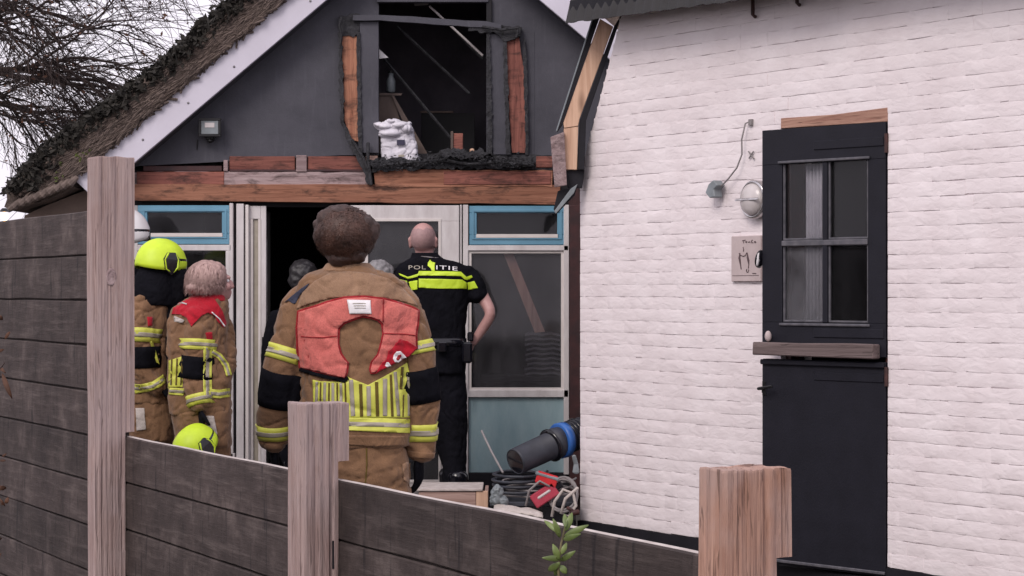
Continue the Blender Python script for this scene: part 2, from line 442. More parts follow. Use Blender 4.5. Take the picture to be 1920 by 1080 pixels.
# ================================================================ ground and sky limits
FY = 14.035                    # distance of the gable front
bm = bmesh.new(); bmesh.ops.create_grid(bm, x_segments=60, y_segments=60, size=60)
for v in bm.verts: v.co.y += 20; v.co.z = -.012 + .006 * noise.noise(v.co * .4)
g_ = obj('ground', bm, M['ground']); tag(g_, kind='structure')
bm = box((-4.2, 8.6, -.05), (2.6, 14.2, 0)); g_ = obj('patio', bm, M['ground']); tag(g_, kind='structure')
pav = None
for i in range(13):
    for j in range(11):
        x = -4.15 + i * .5; y = 8.65 + j * .5
        if x > -.2 and (x * .8321 + (y - 12.12) * .5546 - .388 * .8321) > -.35: continue
        if pav is None:
            bm = box((-.244, -.244, 0), (.244, .244, .03), .006); pm_ = bpy.data.meshes.new('paver'); bm.to_mesh(pm_); bm.free(); pm_.materials.append(M['paver']); pav = 1
        o = bpy.data.objects.new('paver', pm_); COL.objects.link(o); o.parent = g_
        o.location = (x, y, random.uniform(-.002, .003)); o.rotation_euler = (random.uniform(-.004, .004), 0, 0)

# ================================================================ thatched house
house = thing('thatched_house', 'thatched house with a dark tarred gable, burnt attic opening and exposed orange beams', 'house', (-.53, FY, 0))
Lx = lambda y: 257 + (301 - y) / .848             # inner edge of the left bargeboard
mir = lambda pts: [(1624 - x, y) for x, y in pts][::-1]
# gable boarding round the opening
obj('gable_board', prism([(245, 312), (420, 303), (640, 291), (710, 291), (710, -83)], FY, .05), M['board'], house)
obj('gable_board', prism([(912, -84), (1345, 283), (1345, 293), (912, 293)], FY, .05), M['board'], house)
obj('gable_board', prism([(710, -83.2), (812, -170), (912, -84.2), (912, -3), (710, -3)], FY, .05), M['board'], house)
# faint vertical board joints standing proud
for x0, y0 in ((422, 190), (1000, 60)):
    obj('joint_strip', fbox(x0 - 1.5, y0, x0 + 1.5, 289, FY - .004, .006, 0), M['board'], house)
# bargeboards (left one with its cut end seen beside the post)
bb = [(136, 334), (531, 0), (812, -238.5), (812, -170), (612, 0), (257, 301), (178, 368), (167, 363)]
bl = obj('bargeboard', prism(bb, FY - .20, .035, .003), M['whiteboard'], house)
for x, y in ((353, 193), (439, 125), (582, 2), (268, 262)):
    obj('screw', lathe([(.006, 0), (.008, .003), (.004, .006)], 10, Matrix.Translation(P(x, y, FY - .2)) @ Matrix.Rotation(R(90), 4, 'X')), M['screw'], bl)
obj('bargeboard', prism(mir(bb), FY - .20, .035, .003), M['whiteboard'], house)
soff = [(612, 0), (257, 301), (180, 366), (170, 356), (600, -8), (812, -186), (812, -170)]
obj('soffit_board', prism(soff, FY - .165, .17), M['board'], house)
obj('soffit_board', prism(mir(soff), FY - .165, .17), M['board'], house)
# thatch body
th = [(812, -236), (531, 2), (136, 337), (138, 349), (95, 372), (24, 394), (8, 388), (12, 358), (78, 288), (194, 205), (295, 134), (404, 32), (600, -140), (812, -322)]
thm = obj('thatch', prism(rag(th, 14, 3, 3), FY - .17, 5.0), M['thatch'], house)
th2 = [p for p in mir(th) if True]
thr = prism([(812, -322), (1024, -140), (1220, 32), (1329, 134), (1400, 205), (1400, 250), (1093, 2), (812, -236)], FY - .17, 5.0)
obj('thatch', thr, M['thatch'], house)
# cut reed ends and stalks on the verge face
def along(a, b, f): return (a[0] + (b[0] - a[0]) * f, a[1] + (b[1] - a[1]) * f)
def band(u, v):
    """u 0..1 from eave to ridge, v 0 = at the bargeboard, 1 = skyline"""
    lo = along((136, 335), (812, -237), u)
    xs = [(12, 358), (78, 280), (194, 197), (295, 125), (404, 22), (600, -148), (812, -325)]
    f = u * (len(xs) - 1); i = min(int(f), len(xs) - 2); hi = along(xs[i], xs[i + 1], f - i)
    return along(lo, hi, v)
def reeds(n, v0, v1, len0, len1, wid, mat, name, seed, spread=.25, ulim=.80, yo=.19):
    rnd = random.Random(seed); bm = bmesh.new()
    for k in range(n):
        u = rnd.random() ** .9 * ulim - .015; v = rnd.uniform(v0, v1)
        x, y = band(u, v); Y = FY - yo - rnd.random() * .05
        c = P(x, y, Y); ang = R(40) + rnd.gauss(0, spread); L = rnd.uniform(len0, len1)
        d = Vector((math.cos(ang), rnd.uniform(-.15, .15), math.sin(ang))) * L
        s = Vector((-math.sin(ang), 0, math.cos(ang))) * wid * rnd.uniform(.5, 1.3); q = Vector((0, -wid, 0))
        A = [bm.verts.new(c - d + s), bm.verts.new(c - d - s), bm.verts.new(c - d + q)]
        B = [bm.verts.new(c + d + s), bm.verts.new(c + d - s), bm.verts.new(c + d + q)]
        for i in range(3): bm.faces.new((A[i], A[(i + 1) % 3], B[(i + 1) % 3], B[i]))
        bm.faces.new(A[::-1]); bm.faces.new(B)
    bmesh.ops.recalc_face_normals(bm, faces=bm.faces)
    return tag(obj(name, bm, mat, house), kind='stuff')
reeds(6800, .02, .62, .03, .09, .006, M['reed1'], 'reed_stalks', 1, .22)
reeds(4600, .0, .75, .02, .07, .007, M['thatch'], 'dark_reed_stalks', 2, .3)
# mossy clumps and straggling reed on the weather side
def clumps(n, v0, v1, mat, name, seed, size, ulim=.78, u0=0.0):
    rnd = random.Random(seed); bm = bmesh.new()
    for k in range(n):
        u = u0 + rnd.random() * ulim - .01; v = rnd.triangular(v0, v1, (v0 + v1) / 2)
        x, y = band(u, v); c = P(x, y, FY - .12 + rnd.uniform(-.14, .35)); r = size * rnd.uniform(.4, 1.3)
        for j in range(5):
            a = Vector((rnd.gauss(0, 1), rnd.gauss(0, 1), rnd.gauss(0, 1))).normalized() * r
            b = a.cross(Vector((rnd.gauss(0, 1), rnd.gauss(0, 1), rnd.gauss(0, 1)))).normalized() * r * .45
            p = c + Vector((rnd.gauss(0, 1), rnd.gauss(0, 1), rnd.gauss(0, 1))) * r * .5
            bm.faces.new([bm.verts.new(q) for q in (p - a, p - b, p + a, p + b)])
    return tag(obj(name, bm, mat, house), kind='stuff')
clumps(5600, .46, 1.06, M['moss'], 'mossy_reed', 5, .028)
clumps(260, .1, .55, M['green'], 'green_moss', 6, .012, .10, .02)
# eave roll with twisted ends
cc = [(140, 343), (112, 356), (86, 366), (58, 376), (34, 386)]
for i in range(9):
    a = along((142, 340), (24, 388), i / 9); b = along((142, 340), (24, 388), (i + 1.6) / 9)
    obj('eave_roll', tube([P(a[0] + 2, a[1] - 7, FY - .24), P((a[0] + b[0]) / 2, (a[1] + b[1]) / 2, FY - .26), P(b[0], b[1] + 3, FY - .22)], [.018, .026, .016], 8), M['reed1'], house)
# side wall piece seen under the eave, ground floor walls
obj('side_wall', prism([(46, 404), (90, 384), (172, 352), (172, 960), (46, 960)], FY + .06, .2), M['beige'], house)
obj('wall', prism([(165, 385), (258, 385), (258, 958), (165, 958)], FY + .02, .2), M['white'], house)
obj('wall', prism([(1066, 293), (1350, 293), (1350, 958), (1066, 958)], FY + .05, .2), M['maroon'], house)
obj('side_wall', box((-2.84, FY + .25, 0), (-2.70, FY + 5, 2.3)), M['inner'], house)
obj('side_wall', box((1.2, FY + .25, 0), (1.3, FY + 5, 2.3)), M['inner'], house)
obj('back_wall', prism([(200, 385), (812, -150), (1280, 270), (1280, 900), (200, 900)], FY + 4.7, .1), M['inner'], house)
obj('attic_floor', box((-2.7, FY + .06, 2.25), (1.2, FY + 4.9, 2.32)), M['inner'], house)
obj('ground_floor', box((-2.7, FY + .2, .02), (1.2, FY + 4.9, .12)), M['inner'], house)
obj('attic_wall', prism([(560, 40), (700, -60), (930, -60), (1060, 60), (1060, 330), (560, 330)], FY + 1.3, .05), M['attic'], house)  # wall added close behind the opening to lift the attic's darkness
# exposed beams
YB = FY - .01
obj('lintel_beam', prism(rag([(252, 345), (1050, 347), (1050, 383), (252, 376)], 30, 1.2, 4), YB - .03, .12, .002), M['beam'], house)
obj('plank', prism(rag([(252, 322), (690, 322), (690, 347), (252, 346)], 16, 2.2, 5), YB - .008, .06), M['greyplank'], house)
obj('plank', fbox(256, 322, 420, 346, YB - .014, .02), M['redwood'], house)
obj('plank', prism(rag([(700, 318), (1035, 320), (1035, 349), (704, 350)], 16, 2, 6), YB - .035, .09), M['beam'], house)
obj('plank', fbox(832, 321, 1033, 346, YB - .041, .02), M['redwood'], house)
obj('plank', fbox(430, 293, 553, 319, YB, .05), M['redwood'], house)
obj('plank', fbox(577, 293, 682, 319, YB, .05), M['redwood'], house)
obj('plank', fbox(268, 311, 416, 321, YB, .05), M['maroon'], house)
obj('batten', fbox(430, 317.5, 700, 322, YB - .012, .03), M['maroon'], house)
for a in ((419, 300, 427, 321), (555, 291, 575, 322)):
    obj('block', fbox(*a, YB - .02, .06), M['greyplank'], house)
obj('block', fbox(686, 292, 708, 312, YB - .02, .05), M['crate'], house)
obj('burnt_plank', prism(rag([(860, 291), (1037, 291), (1037, 318), (860, 318)], 10, 2, 8), YB - .02, .06), M['char'], house)
obj('burnt_plank', fbox(1005, 293, 1036, 314, YB - .03, .03), M['redwood'], house)
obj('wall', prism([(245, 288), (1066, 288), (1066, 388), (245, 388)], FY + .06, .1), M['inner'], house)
# frame of the attic opening
obj('stud', prism(rag([(641, 66), (668, 68), (670, 150), (672, 266), (660, 262), (646, 225)], 14, 1.2, 9), YB - .02, .05), M['beamz'], house)
obj('stud', prism(rag([(949, 72), (972, 66), (984, 140), (987, 286), (960, 286), (951, 160)], 14, 1.2, 10), YB - .02, .05), M['redwoodz'], house)
obj('opening_board', prism([(674, 40), (710, 40), (710, 287), (678, 287)], YB - .03, .05, .003), M['board'], house)
obj('opening_board', prism([(917, 62), (946, 66), (950, 290), (924, 290), (916, 200)], YB - .03, .05, .003), M['board'], house)
obj('opening_board', fbox(912, -3, 922, 60, YB - .02, .08), M['inner'], house)
obj('transom', prism(rag([(662, 28), (712, 28), (912, 40), (940, 46), (940, 54), (880, 50), (712, 38), (662, 38)], 20, 1, 11), YB - .06, .05), M['board'], house)
obj('head_rail', fbox(706, -4, 916, 4, YB - .03, .06), M['board'], house)
def charred(pts, a, s, off=.05, d=.05):
    return obj('charred_frame', prism(rag(pts, 5, a, s), YB - off, d), M['char'], house)
charred([(636, 30), (668, 26), (700, 34), (676, 42), (668, 66), (642, 68)], 4, 1, .03)
charred([(634, 60), (641, 62), (645, 225), (660, 264), (676, 290), (690, 310), (697, 345), (688, 346), (680, 315), (655, 275), (638, 225)], 2.5, 2)
charred([(668, 60), (675, 60), (679, 288), (672, 288)], 1.6, 3, .045)
charred([(880, 46), (976, 52), (976, 68), (948, 76), (930, 62), (880, 58)], 4, 4, .05)
charred([(943, 70), (950, 74), (957, 288), (949, 290)], 1.8, 5, .045)
charred([(983, 70), (988, 120), (991, 290), (986, 290), (981, 120)], 1.6, 6, .03)
charred([(690, 300), (720, 296), (790, 300), (830, 284), (900, 285), (930, 292), (1000, 300), (1000, 312), (860, 316), (760, 318), (700, 322)], 4, 7, .06, .08)
charred([(912, 62), (918, 62), (924, 290), (914, 294)], 2, 8, .05)
charred([(820, 286), (850, 276), (880, 284), (905, 280), (925, 292), (830, 298)], 5, 9, .11, .06)
rnd = random.Random(4); bm = bmesh.new()
for k in range(900):        # burnt flakes lying along the sill
    x = rnd.uniform(692, 1000); y = 306 - 14 * math.exp(-((x - 860) / 60) ** 2) + rnd.gauss(0, 6)
    c = P(x, y, YB - rnd.uniform(.05, .15)); r = rnd.uniform(.003, .011)
    a = Vector((rnd.gauss(0, 1), rnd.gauss(0, .6), rnd.gauss(0, .6))).normalized() * r * 1.6; b = a.cross(Vector((rnd.gauss(0, 1), rnd.gauss(0, 1), rnd.gauss(0, 1)))).normalized() * r * .6
    n = a.cross(b).normalized() * r * .3
    vv = [bm.verts.new(c + q) for q in (-a, -b, a, b)]; v5 = bm.verts.new(c + n)
    bm.faces.new(vv)
    for i in range(4): bm.faces.new((vv[i], vv[(i + 1) % 4], v5))
tag(obj('burnt_flakes', bm, M['char'], house), kind='stuff')
for k, (pp, r_) in enumerate([([(690, 268), (690, 300), (694, 330), (696, 346)], .012), ([(660, 262), (682, 298), (692, 322)], .010), ([(640, 34), (636, 50), (640, 66), (637, 90)], .008), ([(968, 70), (972, 52), (940, 56), (905, 50)], .009), ([(700, 312), (760, 306), (830, 300), (880, 308), (940, 304), (1000, 310)], .010)]):
    obj('burnt_strip', tube([P(x, y, YB - .07 - .004 * k) for x, y in pp], r_, 6), M['char'], house)
# attic inside: roof battens, metal rail, white plate painted as daylight through a gap
obj('metal_rail', tube([P(806, 12, FY + .12), P(905, 104, FY + .12)], .008, 8), M['milky'], house)
obj('metal_rail', tube([P(778, 8, FY + .14), P(802, 6, FY + .14)], .012, 8), M['cable'], house)
for a, b in (((745, 50), (880, 175)), ((790, -6), (905, 110)), ((720, 110), (905, 330))):
    obj('roof_batten', tube([P(*a, FY + .25), P(*b, FY + .25)], .009, 4), M['char'], house)
obj('attic_light_gap', prism([(711, 92), (728, 108), (711, 110)], FY + .08, .01, 0), M['enamel'], house)

# ---------------------------------------------------------------- windows and doors of the facade
def window(name, sill, sash_px, glass_px, mat_sash, Y=FY, label=None):
    w_ = obj(name, frame_bm(sash_px, glass_px, Y - .035, .05), mat_sash, house, label=label)
    obj('pane', fbox(*glass_px, Y - .01, .006, 0), M['glass'], w_)
    return w_
def frame_bm(o, i, Y, d, bv=.003):
    x0, y0, x1, y1 = o; a0, b0, a1, b1 = i
    bm = fbox(x0, y0, x1, b0, Y, d, bv)
    merge(bm, fbox(x0, b1, x1, y1, Y, d, bv)); merge(bm, fbox(x0, b0, a0, b1, Y, d, bv)); merge(bm, fbox(a1, b0, x1, b1, Y, d, bv))
    return bm
def win2(o, g, mat, label=None, trim=True):
    w_ = window('top_window', None, o, g, mat, label=label)
    x0, y0, x1, y1 = g
    if trim:
        obj('glazing_bead', fbox(x0 - 1, y1 - 1, x1 + 1, y1 + 6, FY - .043, .02, .001), M['cream'], w_)
        obj('sash_lip', frame_bm((x0 - 9, y0 - 6, x1 + 9, y1 + 9), (x0 - 5, y0 - 2, x1 + 5, y1 + 6.5), FY - .041, .01, .001), mat, w_)
    return w_
win2((258, 385, 430, 458), (276, 398, 416, 438), M['blue'])
win2((880, 386, 1058, 459), (894, 399, 1045, 440), M['blue'])
# white fixed frame members
for a in ((258, 459, 433, 470), (430, 381, 437, 880), (423, 470, 430, 850), (443, 382, 457, 900),
          (868, 384, 878, 900), (878, 460, 1066, 470), (1057, 384, 1067, 890), (878, 731, 1066, 745), (862, 384, 866, 900),
          (258, 850, 440, 862)):
    obj('frame_member', fbox(*a, FY - .045, .06, .003), M['white'], house)
obj('pane', fbox(258, 470, 423, 850, FY, .006, 0), M['glass'], house)
obj('pane', fbox(883, 471, 1056, 731, FY, .006, 0), M['glasshazy'], house)
fr_ = obj('inner_bead', frame_bm((878, 470, 1057, 731), (884, 475, 1052, 727), FY - .03, .03, .001), M['cream'], house)
obj('lower_panel', fbox(879, 745, 1057, 886, FY - .02, .03, .002), M['bluepanel'], house)
obj('base_board', fbox(866, 887, 1070, 960, FY - .03, .04), M['tar'], house)
obj('base_board', fbox(165, 863, 440, 960, FY - .03, .04), M['tar'], house)
obj('dark_gap', fbox(437.5, 382, 442.5, 900, FY, .04, 0), M['inner'], house)
obj('corner_post', fbox(1068, 385, 1092, 930, FY - .05, .1), M['maroon'], house)
# glazed door (closed leaf, right)
dr = obj('glazed_door', frame_bm((652, 385, 861, 945), (690, 415, 822, 900), FY - .06, .045), M['white'], house)
obj('pane', fbox(690, 415, 822, 900, FY - .035, .006, 0), M['glassdoor'], dr)
obj('glazing_bead', frame_bm((684, 410, 827, 905), (690, 415, 822, 900), FY - .066, .02, .001), M['cream'], dr)
obj('handle', tube([P(868, 715, FY - .06), P(868, 725, FY - .12), P(868, 748, FY - .12)], .009, 8), M['redwood'], dr)
# open leaf folded inwards on the left of the doorway
lf = thing('x', None, None); bpy.data.objects.remove(lf)
X0 = (462 - HX) * FY / F
def leafbox(y0, y1, z0, z1, t=.045, xo=0, bv=.003): return box((X0 + xo, FY + y0, z0), (X0 + xo + t, FY + y1, z1), bv)
zt = EYE + (545 - 386) * FY / F
bm = leafbox(0, .25, .1, zt); merge(bm, leafbox(.82, 1.0, .1, zt)); merge(bm, leafbox(.25, .82, zt - .2, zt)); merge(bm, leafbox(.25, .82, .1, .35))
od = obj('open_glazed_door', bm, M['white'], house)
obj('pane', box((X0 + .02, FY + .25, .35), (X0 + .026, FY + .82, zt - .2)), M['glassdoor'], od)
bm = fbox(460, 384, 466, 895, FY - .04, .06, .002); obj('frame_member', bm, M['cream'], house)
bm = prism([(466, 386), (470, 386), (470, 895), (466, 895)], FY + .01, .1); obj('frame_member', bm, M['silver'], house)
for a in ((470, 411, 474, 890), (484, 411, 489, 890)):
    obj('door_bead', fbox(*a, FY - .01, .03, .001), M['cream'], house)
obj('door_panel', fbox(474, 412, 484, 890, FY + .01, .02, 0), M['silver'], house)
obj('door_stile', fbox(489, 386, 499, 895, FY - .005, .04, .002), M['white'], house)
obj('door_rail', fbox(466, 386, 489, 411, FY - .005, .04, .004), M['white'], house)
obj('handle_plate', fbox(491, 632, 495, 660, FY - .02, .015, 0), M['iron'], house)
obj('step', fbox(440, 925, 866, 960, FY - .25, .25), M['paver'], house)
# inside, behind the glass: a leaning plank and a pile of tiles
pl = prism([(930, 440), (948, 440), (1022, 622), (1003, 624)], FY + .05, .03)
solo('leaning_plank', pl, M['pine'], 'pale plank leaning diagonally behind the large window pane', 'plank')
stk = thing('tile_stack', 'stack of dark roof tiles piled behind the large window pane', 'tiles', P(1018, 705, FY + .3))
for i in range(9):
    y = 704 - i * 9.2; dx = random.uniform(-3, 3)
    bm = prism([(986 + dx, y - 4), (1000 + dx, y - 7), (1018 + dx, y - 5), (1036 + dx, y - 7.5), (1052 + dx, y - 3), (1052 + dx, y), (1036 + dx, y - 3), (1018 + dx, y - 1), (1000 + dx, y - 3), (986 + dx, y)], FY + .07 + random.uniform(0, .01), .25)
    obj('tile', bm, M['greyplastic'], stk)
tb = thing('workbench', 'dark bench behind the large window that carries the stack of roof tiles', 'bench', P(1000, 958, FY + .4))
obj('bench_top', fbox(900, 706, 1062, 716, FY + .06, .5), M['inner'], tb)
for x in (905, 1050):
    for d in (.16, .58): obj('leg', fbox(x, 716, x + 8, 950, FY + d, .04), M['inner'], tb)

# ================================================================ things in the attic opening
bagc = P(744, 302, FY + .02)
t = thing('white_bag', 'crumpled white bag with a small dark label standing in the attic opening', 'bag', bagc)
bm = bmesh.new(); N = 28
prof = [(302, 716, 787), (285, 715, 785), (268, 713, 781), (252, 715, 776), (242, 712, 774)]
rings = []
for k, (y, xa, xb) in enumerate(prof):
    c = P((xa + xb) / 2, y, FY + .02); hw = (xb - xa) / 2 * FY / F; dd = .075
    rings.append([bm.verts.new(c + Vector((math.copysign(abs(math.cos(a)) ** .55, math.cos(a)) * hw, math.copysign(abs(math.sin(a)) ** .55, math.sin(a)) * dd, 0))) for a in [2 * math.pi * j / N for j in range(N)]])
for i in range(len(rings) - 1):
    for j in range(N): bm.faces.new((rings[i][j], rings[i][(j + 1) % N], rings[i + 1][(j + 1) % N], rings[i + 1][j]))
bm.faces.new(rings[0][::-1]); bm.faces.new(rings[-1])
for k, (x, y, rx, ry, an) in enumerate(((722, 238, 24, 9, 12), (748, 236, 26, 8, -8), (708, 236, 10, 5, 30), (764, 242, 12, 9, 20), (733, 250, 24, 9, -5), (738, 228, 16, 5, 5))):
    ell(bm, P(x, y, FY - .03), (rx * FY / F, .06, ry * FY / F), Matrix.Rotation(R(an), 4, 'Y'), 3)
bagm = ('bag', bm, t)
obj('bag_label', fbox(744, 262, 759, 272, FY - .07, .01, 0), M['print'], t)
obj('bag_label', fbox(747, 290, 758, 294, FY - .07, .01, 0), M['silver'], t)
t = thing('cardboard_box', 'sooty cardboard box standing open behind the white bag in the attic', 'box', P(740, 300, FY + .3))
obj('box_side', prism([(708, 176), (736, 178), (772, 300), (708, 300)], FY + .22, .02), M['cardboard'], t)
obj('box_flap', prism([(734, 178), (739, 180), (804, 292), (790, 300), (772, 268)], FY + .20, .03), M['cardboard'], t)
obj('box_rim', prism([(700, 174), (754, 175), (752, 179), (700, 179)], FY + .21, .03), M['cardboard'], t)
t = thing('tall_jar', 'dim glass jar standing on the cardboard box in the attic', 'jar', P(733, 174, FY + .3))
obj('jar_body', lathe([(.018, 0), (.03, .01), (.03, .08), (.018, .11), (.018, .13)], 14, Matrix.Translation(P(733, 174, FY + .3))), M['greyplastic'], t, smooth=True)
obj('lid', lathe([(.02, .13), (.02, .145)], 14, Matrix.Translation(P(733, 174, FY + .3))), M['iron'], t)
t = thing('red_folder', 'small dark red folder standing upright on the burnt attic sill', 'folder', P(860, 284, FY + .05))
obj('folder_body', fbox(850, 250, 868, 284, FY + .04, .05), M['redwood'], t)
obj('spine', fbox(845, 246, 850, 284, FY + .03, .06), M['cardboard'], t)
bm = ell(bmesh.new(), P(885, 283, FY), (.018, .018, .018)); merge(bm, lathe([(.012, -.02), (.014, -.015), (.014, 0)], 12, Matrix.Translation(P(885, 283, FY))))
solo('small_bulb', bm, M['pine'], 'small round amber bulb lying on the charred attic sill', 'bulb', smooth=True)
bm = lathe([(.012, 0), (.014, .01), (.010, .03), (.006, .035)], 12, Matrix.Translation(P(903, 292, FY - .05)))
solo('metal_cap', bm, M['silver'], 'small silvery cap beside the amber bulb on the attic sill', 'cap', smooth=True)
t = thing('dark_crate', 'dark crate with a lighter rim deep in the attic opening', 'crate', P(840, 300, FY + .9))
obj('crate_front', fbox(790, 212, 890, 300, FY + .8, .03), M['inner'], t)
obj('rim', fbox(788, 208, 850, 212, FY + .79, .04), M['cardboard'], t)
# flood light on the gable
t = thing('flood_lamp', 'square grey flood lamp mounted on the dark gable under the white bargeboard', 'lamp', P(393, 262, FY))
obj('housing', prism([(373, 222), (413, 222), (411, 255), (375, 255)], FY - .10, .07, .008), M['greyplastic'], t)
obj('front_rim', frame_bm((372, 221, 414, 256), (377, 226, 409, 251), FY - .11, .02, .002), M['iron'], t)
obj('lamp_glass', fbox(377, 226, 409, 251, FY - .104, .006, 0), M['greyplastic'], t)
obj('reflector', fbox(384, 230, 402, 239, FY - .107, .004, 0), M['milky'], t)
obj('bracket', fbox(386, 250, 400, 262, FY - .06, .065), M['iron'], t)
obj('sensor', ell(bmesh.new(), P(394, 264, FY - .07), (.02, .02, .016)), M['iron'], t, smooth=True)
obj('lead', tube([P(370, 262, FY - .01), P(369, 280, FY - .01)], .004, 6), M['iron'], t)

# ================================================================ white painted brick building
WO = Vector((.388, 12.12, 0)); WD = Vector((.5546, -.8321, 0)); WRZ = math.atan2(WD.y, WD.x)
def tw(x):
    q = (x - HX) / F; return (12.12 * q - .388) / (.5546 + .8321 * q)
def zw(x, y): return EYE + (HY - y) * (12.12 - .8321 * tw(x)) / F
wb = thing('white_brick_building', 'white painted brick outbuilding with a black stable door and a dark overhanging roof edge', 'building', WO, WRZ)
WL = 4.7; ZP = .147; Z1 = 2.13
tl = lambda z: 0 if z < Z1 else (z - Z1) * .37 / .81
o0, o1, oz = tw(1465), tw(1665), 2.313
back = .0065
def wobj(name, bm, m, **k): return obj(name, bm, m, wb, False, **k)
wobj('wall', slab_xz([(0, ZP), (o0, ZP), (o0, 3.05), (tl(3.05), 3.05), (0, Z1)], back, .2), M['wall'])
wobj('wall', slab_xz([(o1, ZP), (WL, ZP), (WL, 3.05), (o1, 3.05)], back, .2), M['wall'])
wobj('wall', slab_xz([(o0 + .0005, oz), (o1 - .0005, oz), (o1 - .0005, 3.05), (o0 + .0005, 3.05)], back, .2), M['wall'])
wobj('plinth', box((-.01, -.012, -.05), (o0, .2, ZP - .002)), M['tar'])
wobj('plinth', box((o1, -.012, -.05), (WL, .2, ZP - .002)), M['tar'])
wobj('door_step', box((o0, -.03, -.05), (o1, .2, .09), .01), M['tar'])
# bricks, one by one
def brick_mesh(seed, w_=.2096, h=.0649):
    rnd = random.Random(seed); bm = bmesh.new(); g = []; XS = (-.5, -.46, -.15, .2, .46, .5); ZS = (-.5, -.40, .40, .5); nx, nz = 5, 3
    for j in range(nz + 1):
        row = []
        for i in range(nx + 1):
            zed = min(j, nz - j) == 0; xed = min(i, nx - i) == 0
            x = XS[i] * w_ + (0 if xed else rnd.uniform(-.04, .04) * w_ if i in (2, 3) else 0); z = ZS[j] * h + ((rnd.uniform(-.0022, .0019) if zed else rnd.uniform(-.001, .001)) if not xed else 0)
            y = -.0020 + rnd.uniform(-.0006, .0008) if zed else (-.0024 if xed else -.0028 + rnd.uniform(-1, 1) * .0007)
            row.append(bm.verts.new((x, y, z)))
        g.append(row)
    for j in range(nz):
        for i in range(nx): bm.faces.new((g[j][i], g[j][i + 1], g[j + 1][i + 1], g[j + 1][i]))
    edge = [g[0][i] for i in range(nx + 1)] + [g[j][nx] for j in range(1, nz + 1)] + [g[nz][i] for i in range(nx - 1, -1, -1)] + [g[j][0] for j in range(nz - 1, 0, -1)]
    bm.normal_update()
    if bm.faces[:][0].normal.y > 0: bmesh.ops.reverse_faces(bm, faces=bm.faces)
    e2 = [bm.verts.new(v.co) for v in edge]; bk = [bm.verts.new((v.co.x, .013, v.co.z)) for v in edge]
    n = len(edge)
    for i in range(n): bm.faces.new((e2[i], e2[(i + 1) % n], bk[(i + 1) % n], bk[i]))
    me = bpy.data.meshes.new('brick'); bm.to_mesh(me); bm.free()
    for k_, f in enumerate(me.polygons): f.use_smooth = k_ < nx * nz
    me.materials.append(M['wall']); return me
BV = [brick_mesh(i) for i in range(14)]
BH = [brick_mesh(50 + i, .1046) for i in range(8)]
rnd = random.Random(11); CH = .0668; lst = []
row = 0; z = ZP + CH / 2
while z < 3.0:
    x = -(row % 2) * .106 - (.053 if row % 4 > 1 else 0)
    while x < 4.4:
        head = rnd.random() < .14
        L = .105 if head else .21
        a = x; b = x + L; x += L
        lo = tl(z + CH / 2)
        segs = [(max(a, lo + .002), b)]
        if z + CH / 2 - .012 < oz:
            out_ = []
            for s0, s1 in segs:
                if s1 <= o0 or s0 >= o1: out_.append((s0, s1))
                else:
                    if s0 < o0 - .02: out_.append((s0, o0 - .001))
                    if s1 > o1 + .02: out_.append((o1 + .001, s1))
            segs = out_
        for s0, s1 in segs:
            if s1 - s0 > .02: lst.append((s0, s1, z))
    z += CH; row += 1
def proj(tt, zz):
    q = WO + WD * tt; return HX + q.x * F / q.y, HY - (zz - EYE) * F / q.y, q.y
vis = []
for k, (a, b, zz) in enumerate(lst):
    x, y, Yd = proj((a + b) / 2, zz)
    inside = -10 < x < 1935 and -15 < y < 1095
    vis.append((0 if inside else 1, -((b - a) / Yd ** 2), k))
vis.sort(); solo_ids = set(v[2] for v in vis[:295])
rest = bmesh.new()
for k, (a, b, zz) in enumerate(lst):
    L = b - a; me = rnd.choice(BH if L < .12 else BV); w0 = .1046 if L < .12 else .2096
    smooth_zone = (o0 - .03 < (a + b) / 2 < o1 + .02 and zz > oz)
    dy = (rnd.uniform(-.0011, .0011) if rnd.random() < .2 else 0) + .0022 * noise.noise(Vector((1, zz * 9, 3))) + (.0012 if smooth_zone else 0) + .002 * noise.noise(Vector((a * 1.7, zz * 2.2, 0)))
    xm = (a + b) / 2; wob = .006 * noise.noise(Vector((xm * 1.3, zz * 1.1, 4))) + .0022 * noise.noise(Vector((xm * 5, zz * 9, 8)))
    loc = Vector(((a + b) / 2, dy, zz + wob + rnd.uniform(-.0004, .0004))); rot = Matrix.Rotation(rnd.gauss(0, .003), 4, 'Y')
    if k in solo_ids:
        o = bpy.data.objects.new('brick', me); COL.objects.link(o); o.parent = wb
        o.location = loc; o.rotation_euler = rot.to_euler(); o.scale = (L / w0, 1, 1)
    else:
        m2 = me.copy(); m2.transform(Matrix.Translation(loc) @ rot @ Matrix.Diagonal((L / w0, 1, 1, 1))); rest.from_mesh(m2); bpy.data.meshes.remove(m2)
tag(wobj('brick', rest, M['wall']), kind='stuff')
# shell behind
wobj('end_wall', box((.02, .2, 0), (.12, 3.2, Z1)), M['tar'])
wobj('end_wall', box((WL - .1, .2, 0), (WL, 3.2, 3.0)), M['tar'])
wobj('back_wall', box((.02, 3.2, 0), (WL, 3.3, 3.0)), M['tar'])
wobj('floor', box((.12, .2, 0), (WL - .1, 3.2, .06)), M['inner'])
wobj('partition', box((.12, 1.3, .06), (WL - .1, 1.34, 3.0)), M['inner'])
wobj('sloping_end', slab_xz([(.0, Z1), (.1, Z1), (.47, 2.94), (.37, 2.94)], .21, 3.3), M['slate'])
